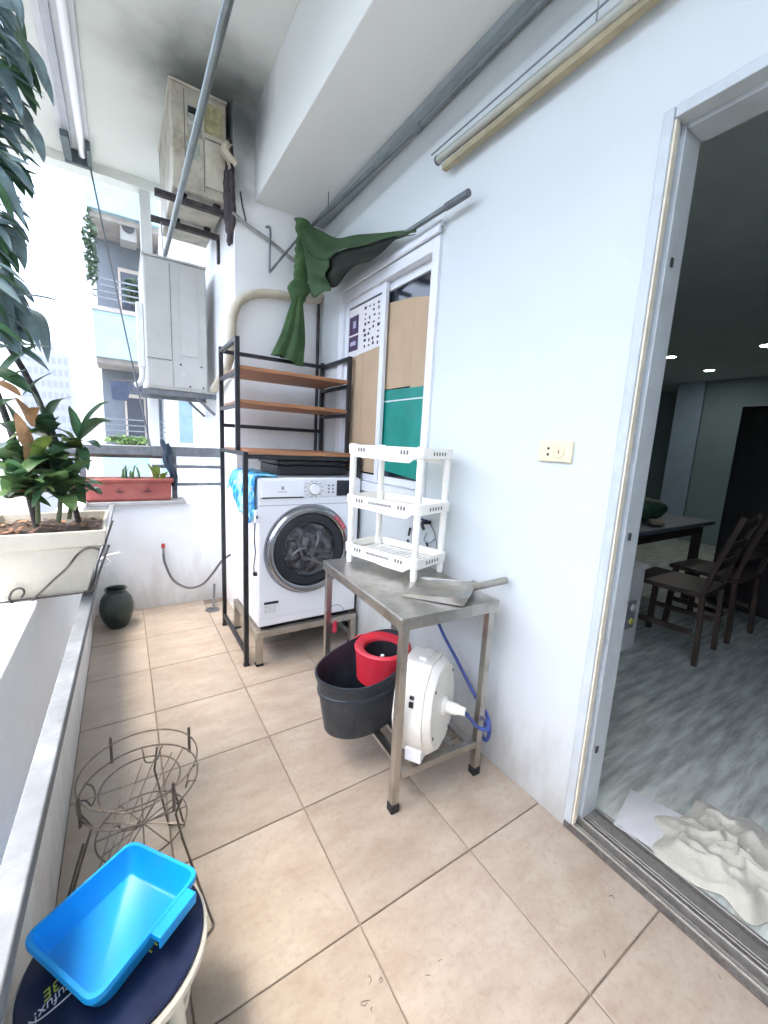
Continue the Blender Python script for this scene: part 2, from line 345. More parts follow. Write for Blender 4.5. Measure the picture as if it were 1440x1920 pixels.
# ------------------------------------------------------------------ doorway: frame, sill track
m_seal = mat('cream_sealant', (.78, .72, .56), .6, var=.08, scale=20, dirt=(.3, (.45, .38, .25), 16))
m_dfr = mat('door_aluminium', (.53, .58, .59), .42, var=.06, scale=8, dirt=(.3, (.36, .34, .30), 10))
t = thing('door_frame', 'white aluminium sliding door frame around the open doorway', 'door frame', (XW + .06, DY1 - .02, 0))
g = MB(); g.box(XW - .012, XW + .035, DY1 - .028, DY1 - .001, .034, DZ - .001); g.build('outer_jamb', m_dfr, t, bevel=.003)
g = MB(); g.box(XW + .038, XW + .125, DY1 - .038, DY1 - .001, .034, DZ - .001); g.build('inner_jamb', m_dfr, t, bevel=.003)
g = MB(); g.box(XW - .006, XW + .012, DY1 - .034, DY1 - .0285, .034, DZ - .03); g.build('sealant_strip', m_seal, t)
g = MB(); g.box(XW - .012, XW + .035, DY0, DY1 - .030, DZ - .029, DZ - .001); g.box(XW + .038, XW + .125, DY0, DY1 - .040, DZ - .038, DZ - .001); g.build('header', m_dfr, t, bevel=.003)
g = MB(); g.box(XW - .012, XW + .17, DY0 + .001, DY0 + .04, .034, DZ - .052); g.build('far_jamb', m_dfr, t, bevel=.003)
for z, y in ((1.78, -.044), (.30, -.044), (1.02, -.044)):
    g = MB(); g.box(XW + .05, XW + .062, DY1 + y - .003, DY1 + y + .002, z - .012, z + .012); g.build('screw_cover', m_dark, t, bevel=.003)
m_track = mat('track_metal', (.14, .13, .115), .75, .1, var=.25, scale=80, dirt=(.6, (.05, .042, .035), 45))
t = thing('door_sill', 'dirty metal sliding track across the foot of the doorway', 'sill', (XW + .06, -.6, 0))
g = MB(); g.box(XW - .004, XW + .135, DY0 + .001, DY1 - .001, .001, .020); g.build('base', m_track, t)
for k, (a, b, h) in enumerate(((.0, .016, .030), (.030, .037, .046), (.052, .058, .040), (.070, .112, .033), (.124, .134, .036))):
    g = MB(); g.box(XW + a, XW + b, DY0 + .002, DY1 - .003, .0205, h); g.build('rail', mat('track_edge', (.52, .51, .47), .4, .8, var=.08, scale=90, dirt=(.35, (.22, .19, .15), 70)), t, bevel=.0015)

# ------------------------------------------------------------------ the room behind the doorway
ZF = .03
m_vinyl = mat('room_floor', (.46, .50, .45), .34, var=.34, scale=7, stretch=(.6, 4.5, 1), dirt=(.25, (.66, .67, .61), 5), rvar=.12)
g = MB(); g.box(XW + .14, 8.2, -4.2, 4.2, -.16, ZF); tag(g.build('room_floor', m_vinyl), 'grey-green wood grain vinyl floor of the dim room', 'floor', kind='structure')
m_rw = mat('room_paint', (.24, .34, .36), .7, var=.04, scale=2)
ZR = 2.42
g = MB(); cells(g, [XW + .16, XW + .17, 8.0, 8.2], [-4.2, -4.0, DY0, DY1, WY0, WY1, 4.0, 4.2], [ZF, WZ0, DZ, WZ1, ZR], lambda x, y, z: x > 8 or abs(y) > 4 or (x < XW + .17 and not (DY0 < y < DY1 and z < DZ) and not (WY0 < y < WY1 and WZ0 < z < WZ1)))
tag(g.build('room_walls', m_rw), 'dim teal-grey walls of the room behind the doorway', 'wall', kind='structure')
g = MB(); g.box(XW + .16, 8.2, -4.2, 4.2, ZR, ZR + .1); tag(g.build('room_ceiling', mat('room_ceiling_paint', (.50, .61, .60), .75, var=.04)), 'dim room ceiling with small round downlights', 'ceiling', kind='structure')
m_em = bpy.data.materials.new('lamp_glow'); m_em.use_nodes = True
b = m_em.node_tree.nodes['Principled BSDF']; b.inputs['Emission Color'].default_value = (1, .97, .92, 1); b.inputs['Emission Strength'].default_value = 12; b.inputs['Base Color'].default_value = (.8, .8, .8, 1)
for (x, y), lab in zip(((1257, 670), (1330, 695), (1438, 648)), ('lit downlight in the room ceiling right beside the door frame edge', 'lit downlight in the room ceiling above the blue pillar', 'lit downlight in the room ceiling above the black wardrobe')):
    p = onz(x, y, ZR - .004)
    t = thing('downlight', lab, 'lamp', p, 'lit downlights in the dim room')
    g = MB(Matrix.Translation(p)); g.lathe([(.052, .003), (.052, .0), (.062, .0), (.066, .003)], 24, cap=False); g.build('trim_ring', m_white, t)
    g = MB(Matrix.Translation(p)); g.lathe([(.001, .001), (.050, .001)], 24, cap=False); g.build('diffuser', m_em, t)
    ld = bpy.data.lights.new('downlight_bulb', 'AREA'); ld.shape = 'DISK'; ld.size = .09; ld.energy = .07; ld.color = (1, .97, .92); lo = bpy.data.objects.new('downlight_bulb', ld); COL.objects.link(lo); lo.parent = t; lo.location = (0, 0, -.006)
# pillar, wall panel, dark wardrobe
m_pil = mat('pillar_paint', (.35, .48, .60), .6, var=.05)
PX = 7.2; a, b = onx(1243, 900, PX), onx(1292, 900, PX)
g = MB(); g.box(PX, PX + .5, b.y, a.y, ZF, ZR - .001); tag(g.build('pillar', m_pil, bevel=.01), 'dusky blue pillar standing in the dim room behind the table', 'pillar')
g = MB(); g.box(PX + .02, PX + .14, onx(1385, 900, PX).y - .4, b.y - .01, ZF, ZR - .001); tag(g.build('partition', m_rw, bevel=.01), 'grey-teal partition between the blue pillar and the black wardrobe', 'partition')
t = thing('wardrobe', 'tall black wardrobe in the dark depth of the room', 'wardrobe', (4.4, -.6, ZF))
wy = onx(1372, 860, 4.2).y; wz = onx(1385, 762, 4.2).z; m_wd = mat('wardrobe_black', (.012, .011, .011), .5, var=.3)
g = MB(); g.box(4.22, 4.8, -2.6, wy, ZF, wz); g.build('carcass', m_wd, t, bevel=.006)
for k in range(4):
    ya = wy - .02 - k * .62
    g = MB(); g.box(4.195, 4.217, ya - .61, ya, ZF + .08, wz - .02); dd = g.build('door', m_wd, t, bevel=.004)
    g = MB(); g.box(4.18, 4.1945, ya - .58, ya - .56, 1.0, 1.2); g.build('handle', m_steelgrey, dd)
# low white cabinet by the wall with a socket strip
t = thing('low_cabinet', 'low white cabinet with knobs on its side panel inside the doorway', 'cabinet', (2.2, .6, ZF))
m_cab = mat('cabinet_white', (.80, .80, .79), .45, var=.03)
g = MB(); g.box(1.55, 2.70, .43, 1.0, ZF, .56); g.build('carcass', m_cab, t, bevel=.006)
g = MB(); g.box(1.52, 2.72, .415, 1.02, .565, .59); g.build('worktop', m_cab, t, bevel=.004)
p = ony(1180, 1150, .425); q2 = ony(1168, 1185, .425)
g = MB(); g.box(p.x - .05, p.x + .06, .418, .429, p.z - .10, p.z + .08); pl = g.build('control_strip', mat('cab_grey', (.25, .27, .30), .4), t, bevel=.003)
for dz, m_ in ((.04, m_cream), (-.05, mat('yellow_knob', (.75, .68, .18), .4))):
    g = MB(frame((p.x + .01, .417, p.z + dz), (1, 0, 0), (0, -1, 0))); g.lathe([(.022, 0), (.024, .004), (.020, .012), (.001, .013)], 16); g.build('knob', m_, pl, smooth=True)
# dining table with clutter
m_dw = mat('dark_wood', (.045, .032, .026), .4, var=.3, scale=8, stretch=(1, 6, 1))
m_tt = mat('table_slate', (.14, .17, .20), .35, var=.15)
t = thing('dining_table', 'dark dining table covered with clutter in the dim room', 'table', (3.3, .95, ZF))
g = MB(); g.box(2.75, 4.25, .60, 1.36, .715, .75); g.build('tabletop', m_tt, t, bevel=.006)
g = MB(); g.box(2.83, 4.17, .66, 1.30, .63, .714); g.build('apron', m_dw, t)
for x in (2.82, 4.16):
    for y in (.69, 1.26): g = MB(); g.bar((x, y, ZF), (x, y, .714), .06); g.build('leg', m_dw, t, bevel=.004)
m_grn = mat('green_bag', (.03, .09, .05), .6, var=.4, scale=20, bump=.6, bscale=12)
def lump(name, c, r, sc, m, label, cat, wob=.25):
    g = MB(); g.sphere((0, 0, 0), r, sc, 20, 12); me = g.mesh(name, 2)
    rn = random.Random(hash(name) % 99)
    ph = [rn.uniform(0, 6) for _ in range(6)]
    for v in me.vertices:
        p = v.co; k = 1 + wob * (math.sin(p.x / r * 3 + ph[0]) * math.sin(p.y / r * 4 + ph[1]) + .5 * math.sin(p.z / r * 6 + p.x / r * 5 + ph[2])) * .6
        v.co = p * k
    lo = min(v.co.z for v in me.vertices)
    for v in me.vertices: v.co += Vector(c) - Vector((0, 0, lo))
    return tag(put(name, me, m), label, cat)
lump('shopping_bag', (3.55, .86, .751), .12, (1.5, 1, .75), m_grn, 'crumpled dark green bag lying on the dining table', 'bag')
lump('paper_wrap', (3.35, .68, .751), .06, (1.6, .8, .4), mat('kraft_wrap', (.42, .36, .24), .7, var=.3, scale=14), 'pale crumpled paper wrap near the dining table edge', 'paper')
g = MB(Matrix.Translation((3.02, .72, .751))); g.lathe([(.03, 0), (.055, .03), (.06, .06), (.054, .06), (.03, .012), (.001, .010)], 20); tag(g.build('bowl', mat('bowl_grey', (.35, .38, .38), .35), smooth=True), 'small grey bowl on the dining table beside the paper wrap', 'bowl')
lump('plastic_bag', (2.82, .95, .751), .10, (1.1, 1, .7), mat('film_grey', (.30, .34, .36), .35, var=.3, scale=16), 'greyish plastic bag standing on the dining table', 'bag')
# wooden chairs
def chair(x, y, rz, label):
    M = Matrix.Translation((x, y, ZF)) @ Matrix.Rotation(rz, 4, 'Z'); t = thing('dining_chair', label, 'chair', (x, y, ZF))
    m = mat('chair_wood', (.055, .036, .026), .4, var=.25, scale=10, stretch=(1, 1, .3))
    for s in (-1, 1):
        g = MB(M); g.tube([(s * .19, -.20, 0), (s * .19, -.19, .25), (s * .19, -.18, .44), (s * .19, -.21, .60), (s * .19, -.30, .93)], .019, 4); g.build('back_post', m, t)
        g = MB(M); g.bar((s * .19, .19, 0), (s * .18, .18, .42), .034); g.build('leg', m, t, bevel=.003)
    g = MB(M); g.box(-.21, .21, -.20, .22, .425, .455); g.build('seat', m, t, bevel=.008)
    for z, dy in ((.62, -.215), (.74, -.25), (.88, -.285)): g = MB(M); g.box(-.175, .175, dy - .009, dy + .009, z - .025, z + .025); g.build('back_slat', m, t, bevel=.004)
    for s in (-1, 1): g = MB(M); g.box(s * .19 - .01, s * .19 + .01, -.165, .165, .18, .21); g.build('stretcher', m, t)
chair(2.96, .335, R(4), 'brown wooden dining chair with slatted back beside the low cabinet')
chair(3.56, .33, R(-3), 'brown wooden dining chair standing before the black wardrobe')
# crumpled towel and folded paper just inside the sill
m_towel = mat('towel', (.50, .485, .40), .9, var=.10, scale=9, bump=.5, bscale=160, sheen=.3)
def fbm(x, y, s=1.0):
    v = 0; a = 1
    for k in range(4):
        v += a * math.sin(x * s * (1.7 ** k) * 2.1 + math.sin(y * s * (1.6 ** k) * 1.7 + k * 2.1) * 1.8 + k) * math.cos(y * s * (1.6 ** k) * 1.9 - x * s * .7 + k * 1.3); a *= .55
    return v
def towel():
    c = Vector((1.47, -.47, ZF))
    def fn(u, v):
        rr = u; a = v * 2 * math.pi
        R0 = .20 + .028 * math.sin(3 * a + .6) + .016 * math.sin(7 * a + 2) + .012 * math.sin(11 * a)
        x, y = rr * R0 * 1.0 * math.cos(a), rr * R0 * 1.0 * math.sin(a)
        h = .030 * (1 - rr ** 3) + (1 - rr ** 6) * .008 * fbm(x * 10, y * 10 + .3 * math.sin(a), 1.1)
        rid = (1 - rr ** 6) * .013 * (1 - abs(math.sin(13 * x - 15 * y + 2.2 * math.sin(9 * x + 5 * y)))) ** 1.6 + .017 * (1 - rr ** 5) * (1 - abs(math.sin(7 * rr + 1.6 * math.sin(2 * a) + .5 * math.sin(5 * a)))) ** 2.4
        h += (1 - rr ** 6) * .005 * (1 - abs(math.sin(31 * x + 17 * y + 2 * math.sin(23 * y - 11 * x)))) ** 1.5
        return c + Vector((x, y, max(.004, h + rid + .006)))
    g = MB(); g.grid(fn, 44, 110); o = g.build('towel', m_towel, smooth=2)
    tag(o, 'crumpled cream towel lying just inside the door sill', 'towel')
    c2 = Vector((1.50, -.76, ZF))
    def fn2(u, v):
        a = v * 2 * math.pi; R0 = .13 + .02 * math.sin(2 * a + 1) + .012 * math.sin(5 * a); x, y = u * R0 * 1.2 * math.cos(a), u * R0 * math.sin(a)
        return c2 + Vector((x, y, max(.004, .03 * (1 - u ** 3) + .012 * (1 - u ** 5) * fbm(x * 15, y * 15, 1.3) + .005)))
    g = MB(); g.grid(fn2, 24, 60); tag(g.build('towel', mat('towel_grey', (.55, .55, .52), .9, var=.1, scale=9, bump=.4, bscale=160), smooth=2), 'small pale cloth bundled next to the cream towel', 'cloth')
towel()
pc = [onz(1183, 1478, ZF + .008), onz(1150, 1545, ZF + .008), onz(1232, 1595, ZF + .008), onz(1310, 1545, ZF + .008)]
def paper(u, v):
    p = pc[0].lerp(pc[1], v).lerp(pc[3].lerp(pc[2], v), u); return p + Vector((0, 0, -.006 + .004 * abs(math.sin(u * 2.2 + v * 1.1)) + .003 * abs(math.sin(v * 3.1 - u * 1.3 + .4)) + .0006 * math.sin(u * 13 + v * 9)))
g = MB(); g.grid(paper, 22, 18); tag(g.build('paper_sheet', mat('paper', (.60, .61, .61), .9, var=.05, scale=10, spec=.2), solid=.0008), 'creased white paper sheet half under the cream towel', 'paper')

# ------------------------------------------------------------------ window in the house wall, boarded from inside
t = thing('window', 'white sliding window boarded with cardboard and a green sheet', 'window', (XW + .04, 1.26, WZ0))
fr = MB(); e = .001
fr.box(XW - .014, XW + .055, WY0 - .02, WY0 + .030, WZ0 - .02, WZ1 + .02); fr.box(XW - .014, XW + .055, WY1 - .045, WY1 + .02, WZ0 - .02, WZ1 + .02)
fr.box(XW - .013, XW + .055, WY0 + .0305, WY1 - .0455, WZ1 - .035, WZ1 + .021); fr.box(XW - .013, XW + .055, WY0 + .0305, WY1 - .0455, WZ0 - .021, WZ0 + .035)
fr.build('frame', m_alu, t, bevel=.003)
g = MB(); g.box(XW - .03, XW - .0145, WY0 - .03, WY1 + .03, WZ1 + .022, WZ1 + .05); g.box(XW - .018, XW - .001, WY0 - .03, WY1 + .03, WZ1 + .051, WZ1 + .075); g.build('drip_moulding', m_alu, t, bevel=.003)
ym = 1.262
def sash(y0, y1, x, nm):
    s = MB(); wd = .042
    s.box(x, x + .022, y0, y0 + wd, WZ0 + .037, WZ1 - .037); s.box(x, x + .022, y1 - wd, y1, WZ0 + .037, WZ1 - .037)
    s.box(x + .001, x + .021, y0 + wd + e, y1 - wd - e, WZ1 - .037 - wd, WZ1 - .037 - e); s.box(x + .001, x + .021, y0 + wd + e, y1 - wd - e, WZ0 + .037 + e, WZ0 + .037 + wd)
    o = s.build(nm, m_alu, t, bevel=.002)
    p = MB(); p.box(x + .012, x + .014, y0 + wd + .002, y1 - wd - .002, WZ0 + .037 + wd + .002, WZ1 - .037 - wd - .002)
    gm = MATS.get('pane') or mat('pane', (.012, .018, .025), .06, var=.05, rvar=.02, spec=.6)
    p.build('pane', gm, o); return o
s1 = sash(WY0 + .03, ym + .03, XW + .030, 'sash'); s2 = sash(ym - .035, WY1 - .046, XW + .004, 'sash')
m_card = mat('cardboard', (.47, .345, .215), .8, var=.06, scale=3, dirt=(.25, (.36, .26, .16), 4), bump=.1, bscale=90)
m_gsh = mat('green_board', (.0, .215, .165), .45, var=.10, scale=9, dirt=(.15, (.1, .4, .33), 10), bump=.25, bscale=25)
xr, xl = XW + .036, XW + .010      # just in front of each pane
def sheet(nm, x, corners, m, th=.004):
    g = MB(); a = [g.v((x, y, z)) for y, z in corners]; b_ = [g.v((x + th, y, z)) for y, z in corners]; n = len(corners)
    g.f(a); g.f(b_[::-1])
    for i in range(n): g.f([a[i], b_[i], b_[(i + 1) % n], a[(i + 1) % n]])
    return g.build(nm, m, t)
yA, yB2 = WY0 + .074, ym - .014
sheet('cardboard', xr, [(1.005, 1.56), (1.005, 1.985), (yB2, 2.015), (yB2, 1.56)], m_card); sheet('cardboard', xr - .0005, [(yA, 1.55), (yA, 1.955), (1.003, 1.983), (1.003, 1.55)], m_card)
sheet('green_board', xr - .001, [(yA, 1.085), (yA, 1.548), (yB2, 1.556), (yB2, 1.115)], m_gsh, .003)
g = MB(); g.box(xr - .0035, xr - .0015, yA, yB2, 1.490, 1.497); g.build('tape_strip', mat('tape', (.62, .68, .66), .3), t)
yC, yD = ym + .010, WY1 - .09
sheet('cardboard', xl, [(yC, 1.30), (yC, 1.80), (1.45, 1.80), (1.45, 1.30)], m_card); sheet('cardboard', xl, [(1.452, 1.31), (1.452, 1.80), (yD, 1.80), (yD, 1.31)], m_card)
sheet('cardboard', xl - .001, [(yC, 1.09), (yC, 1.315), (yD, 1.32), (yD, 1.09)], m_card)
po = sheet('poster', xl - .002, [(yC, 1.795), (yC, 2.06), (yD, 2.06), (yD, 1.775)], mat('poster_white', (.72, .70, .68), .5, var=.02), .001)
m_pur = mat('poster_purple', (.055, .025, .075), .5, var=.5, scale=22); m_ink = mat('poster_ink', (.02, .018, .025), .5)
for a, b_, c, d in ((1.525, yD - .005, 1.815, 1.90), (1.525, yD - .005, 1.91, 2.015)): g = MB(); g.box(xl - .0035, xl - .0025, a, b_, c, d); g.build('printed_panel', m_pur, po)
g = MB(); g.box(xl - .0045, xl - .0037, 1.555, 1.59, 1.945, 1.985); g.box(xl - .0045, xl - .0037, 1.55, 1.62, 1.845, 1.87); g.build('printed_tiles', mat('poster_lilac', (.45, .42, .55), .5, var=.3, scale=60), po)
g = MB()
for r0 in range(8):
    for c0 in range(4):
        if random.random() < .22: continue
        y = yC + .025 + c0 * .05 + random.uniform(-.006, .006); z = 2.03 - r0 * .03 + random.uniform(-.004, .004); w_ = random.uniform(.006, .013); h_ = random.uniform(.004, .009)
        g.box(xl - .0035, xl - .0025, y - w_, y + w_, z - h_, z + h_)
tag(g.build('printed_figures', m_ink, po), kind='stuff')
# socket
p0, p1 = onx(1014, 826, XW), onx(1076, 866, XW)
t = thing('wall_socket', 'cream wall socket plate beside the doorway', 'socket', (XW, .1, 1.26))
g = MB(); g.box(XW - .010, XW - .0005, .036, .160, 1.228, 1.298); g.build('plate', mat('socket_cream', (.74, .66, .44), .4, var=.03), t, bevel=.003)
for z in (1.272, 1.252): g = MB(frame((XW - .0103, .122, z), (0, 1, 0), (-1, 0, 0))); g.lathe([(.0045, 0), (.0045, .0006), (.001, .0006)], 12); g.build('socket_hole', m_dark, t)
g = MB(frame((XW - .0101, .082, 1.262), (0, 1, 0), (-1, 0, 0))); g.lathe([(.021, 0), (.021, .002), (.017, .003), (.016, .0015), (.001, .0015)], 20); kn = g.build('blank_cap', mat('socket_cream', (.74, .66, .44), .4, var=.03), t, smooth=True)
g = MB(); g.box(XW - .0125, XW - .0115, .080, .084, 1.256, 1.268); g.build('slot', mat('cap_brown', (.25, .15, .08), .5), kn)

# ------------------------------------------------------------------ washing machine on a stainless stand
FX0, FX1, FY, FZ0, FZ1 = .512, 1.118, 1.372, .222, 1.055
t = thing('washing_machine', 'white front-loading washing machine with a big chrome-ringed door', 'washing machine', (.815, 1.66, .22))
g = MB(); g.box(FX0, FX1, FY, 1.93, FZ0, FZ1); g.build('body', m_white, t, bevel=.012, seg=3)
g = MB(); g.box(FX0 - .001, FX1 + .001, FY - .006, FY - .0005, .945, 1.048); pn = g.build('control_panel', mat('panel_white', (.80, .81, .82), .3), t, bevel=.005)
g = MB(); g.box(FX0 + .014, .765, FY - .013, FY - .0065, .951, 1.042); dr = g.build('detergent_drawer', m_white, t, bevel=.004)
g = MB(); g.box(FX0 + .018, .760, FY - .009, FY - .0068, .944, .9505); g.build('grip_shadow_gap', m_dark, dr)
g = MB(); g.box(FX0 + .002, FX1 - .002, FY - .0012, FY - .0002, .904, .907); g.build('panel_seam', mat('seam_grey', (.30, .30, .31), .6), t)
F_ = lambda x, z, d=0: frame((x, FY - .0065 - d, z), (1, 0, 0), (0, -1, 0))
g = MB(F_(.822, .992)); g.lathe([(.036, 0), (.036, .002), (.031, .003), (.031, .003), (.030, .018), (.027, .021), (.001, .021)], 36); dl = g.build('dial', m_white, pn, smooth=True)
g = MB(F_(.822, .992)); g.lathe([(.0315, .004), (.0345, .004), (.0345, .0065), (.0315, .0065)], 36, cap=False); g.build('dial_ring', mat('bronze_ring', (.34, .28, .22), .3, .8), dl, smooth=True)
m_prt = mat('grey_print', (.25, .25, .27), .5)
g = MB()
for k in range(12):
    a = R(30 * k + 15); x, z = .822 + .052 * math.cos(a), .992 + .044 * math.sin(a)
    g.box(x - .007, x + .007, FY - .0074, FY - .0066, z - .0015, z + .0015)
g.build('programme_print', m_prt, pn)
for i in range(2):
    for j in range(3): g = MB(F_(.912 + i * .026, .972 + j * .020)); g.lathe([(.006, 0), (.006, .002), (.001, .003)], 12); g.build('button', m_prt, pn)
g = MB(); g.box(.962, 1.058, FY - .0085, FY - .0062, .950, 1.040); g.build('display', mat('display_navy', (.008, .012, .025), .08, rvar=.03), pn, bevel=.002)
lg = F_(.640, .994, .0068)
g = MB(lg)
for k in (-1, 0, 1): g.box(-.008, .008, k * .006 - .0018 + .006, k * .006 + .0018 + .006, 0, .0008)
g.box(-.0012, .0012, -.004, .016, 0, .0008); g.build('logo_mark', m_prt, dr)
text('Electrolux', 'brand_print', m_prt, dr, lg @ Matrix.Translation((0, -.017, 0)), .0115)
DX, DZ2 = .800, .648
DM = lambda d: frame((DX, FY - d, DZ2), (1, 0, 0), (0, -1, 0))
door = MB(DM(.0005)); door.lathe([(.250, 0), (.250, .012), (.246, .028), (.238, .036), (.228, .038), (.216, .033), (.208, .024), (.206, .010)], 64, cap=False); dr_ = door.build('door', mat('door_ring', (.40, .41, .43), .2, 1, var=.08, rvar=.08), t, smooth=True)
g = MB(DM(.0005)); g.lathe([(.259, 0), (.259, .006), (.253, .007), (.253, 0)], 64, cap=False); g.build('door_seam', m_prt, t, smooth=True)
g = MB(DM(.0005)); g.lathe([(.2055, .012), (.205, .022), (.196, .027), (.160, .022), (.150, .004)], 64, cap=False); g.build('gasket_ring', m_dark, dr_, smooth=True)
g = MB(DM(0)); g.lathe([(.205, .0006), (.150, .0016), (.149, -.0)], 64, cap=False)
m_glass = bpy.data.materials.new('door_glass'); m_glass.use_nodes = True; bb = m_glass.node_tree.nodes['Principled BSDF']
bb.inputs['Base Color'].default_value = (.02, .024, .028, 1); bb.inputs['Roughness'].default_value = .05; bb.inputs['Coat Weight'].default_value = .3
nn = m_glass.node_tree.nodes; LL = m_glass.node_tree.links
wv = nn.new('ShaderNodeTexNoise'); wv.inputs['Scale'].default_value = 9; wv.inputs['Detail'].default_value = 3; wv.inputs['Distortion'].default_value = 2.5
tcx = nn.new('ShaderNodeTexCoord'); LL.new(tcx.outputs['Object'], wv.inputs['Vector'])
g.bm.free()
# concave bowl seen through the door: moulded glass with folds, drum vanes behind it
bowl = MB(DM(.0)); bowl.lathe([(.152, .018), (.150, .010), (.140, .0085), (.128, .014), (.105, .021), (.075, .026), (.04, .029), (.001, .030)], 64, cap=False, wob=lambda a, j: .0045 * math.sin(3 * a + j * .8) * (1 if 2 < j < 7 else 0)); bo = bowl.build('glass_bowl', m_glass, dr_, smooth=2)
bp = nn.new('ShaderNodeBump'); bp.inputs['Strength'].default_value = .6; bp.inputs['Distance'].default_value = .02; LL.new(wv.outputs[0], bp.inputs['Height']); LL.new(bp.outputs[0], bb.inputs['Normal'])
rp = nn.new('ShaderNodeValToRGB'); rp.color_ramp.elements[0].position = .42; rp.color_ramp.elements[0].color = (.012, .014, .017, 1); rp.color_ramp.elements[1].position = .72; rp.color_ramp.elements[1].color = (.16, .16, .17, 1)  # grey swirls in the glass colour stand in for reflections
LL.new(wv.outputs[0], rp.inputs[0]); LL.new(rp.outputs[0], bb.inputs['Base Color'])
for a0 in (20, 140, 260):
    pts = [(DX + rr * math.cos(R(a0 + 60 * (rr / .13))), FY - .031 - .004 * (1 - rr / .13), DZ2 + rr * math.sin(R(a0 + 60 * (rr / .13)))) for rr in (.03, .05, .07, .09, .11)]
    g = MB(); g.tube(pts, [.004, .007, .008, .007, .004], 8); g.build('moulded_rib', mat('rib_grey', (.20, .20, .21), .2, .3), bo, smooth=True)
g = MB(DM(.036)); pp = [(.222 * math.cos(R(a)), .222 * math.sin(R(a))) for a in range(28, 58, 5)] + [(.243 * math.cos(R(a)), .243 * math.sin(R(a))) for a in range(53, 23, -5)]
g.prism(pp, .004, .0065); g.build('energy_sticker', mat('sticker_red', (.55, .12, .14), .4, var=.5, scale=70), dr_)
g = MB(); g.box(.545, .625, FY - .0014, FY - .0003, .352, .366); g.build('model_plate', m_dark, t)
g = MB(); g.box(.545, .610, FY - .0014, FY - .0003, .300, .347); ls = g.build('paper_label', mat('label_white', (.74, .74, .72), .6, var=.1, scale=80), t)
g = MB(); g.box(FX0 + .003, FX1 - .003, FY - .0012, FY - .0002, .300 - .03, .2715); g.build('plinth_seam', mat('seam_pale', (.66, .67, .69), .5), t)
m_ss2 = mat('stand_steel', (.50, .47, .42), .42, .85, var=.15, scale=9, dirt=(.4, (.34, .28, .2), 10))
t = thing('washer_stand', 'stainless steel stand carrying the washing machine', 'stand', (.815, 1.65, 0))
for x in (FX0 + .008, FX1 - .012):
    for y in (FY + .005, 1.90):
        g = MB(); g.bar((x, y, .014), (x, y, .163), .036); lg_ = g.build('leg', m_ss2, t, bevel=.002)
        g = MB(); g.bar((x, y, 0), (x, y, .0135), .040); g.build('foot', m_rubber, lg_)
g = MB(); ya, yb = FY + .005, 1.90
g.box(FX0 - .010, FX1 + .006, ya - .018, ya + .018, .164, .200); g.box(FX0 - .010, FX1 + .006, yb - .018, yb + .018, .164, .200)
g.box(FX0 - .010, FX0 + .026, ya + .0185, yb - .0185, .164, .200); g.box(FX1 - .030, FX1 + .006, ya + .0185, yb - .0185, .164, .200); g.build('top_frame', m_ss2, t, bevel=.002)
for x in (FX0 + .06, FX1 - .06):
    for y in (FY + .06, 1.86): g = MB(Matrix.Translation((x, y, .2003))); g.lathe([(.022, 0), (.022, .014), (.018, .0212), (.001, .0212)], 16); g.build('rubber_pad', m_rubber, t)
g = MB(); g.box(FX0 + .027, FX1 - .031, ya + .0185, yb - .0185, .186, .199); g.build('pan', m_dark, t)

# ------------------------------------------------------------------ black steel shelf over the machine
t = thing('washer_shelf', 'black steel shelf unit with three wooden boards above the washing machine', 'shelf unit', (.78, 1.68, 0))
SXl, SXr, SYf, SYu, SYb = .457, 1.123, 1.405, 1.565, 1.975; w_ = .024
for x in (SXl, SXr):
    g = MB(); g.bar((x, SYf, .012), (x, SYf, 1.185), w_); po_ = g.build('post', m_black, t, bevel=.002)
    g = MB(); g.bar((x, SYf, 0), (x, SYf, .0115), .03); g.build('foot', m_rubber, po_)
    g = MB(); g.bar((x, SYb, .012), (x, SYb, 1.79), w_); po_ = g.build('post', m_black, t, bevel=.002)
    g = MB(); g.bar((x, SYb, 0), (x, SYb, .0115), .03); g.build('foot', m_rubber, po_)
    g = MB(); g.bar((x, SYu, 1.1865), (x, SYu, 1.775), w_); g.build('post', m_black, t, bevel=.002)
    for z, ya in ((1.763, SYu), (1.60, SYu), (1.425, SYu), (1.174, SYf), (.075, SYf)):
        g = MB(); g.box(x - .0105, x + .0105, ya + .0125, SYb - .0125, z - .011, z + .011); g.build('side_rail', m_black, t, bevel=.002)
for z in (1.765, 1.326): g = MB(); g.box(SXl + .0125, SXr - .0125, SYb - .011, SYb + .011, z - .011, z + .011); g.build('back_rail', m_black, t, bevel=.002)
g = MB(); g.box(SXl + .0125, SXr - .0125, SYf - .011, SYf + .011, 1.150, 1.172); g.build('front_rail', m_black, t, bevel=.002)
m_board = mat('shelf_wood', (.36, .165, .075), .5, var=.28, scale=6, stretch=(.7, 9, 9), bump=.1, bscale=60)
for z, ya, yb in ((1.613, SYu - .008, SYb - .014), (1.438, SYu - .008, SYb - .014), (1.1735, SYf - .010, SYb - .014)):
    g = MB(); g.box(SXl + .013, SXr - .013, ya, yb, z, z + .020); g.build('board', m_board, t, bevel=.002)
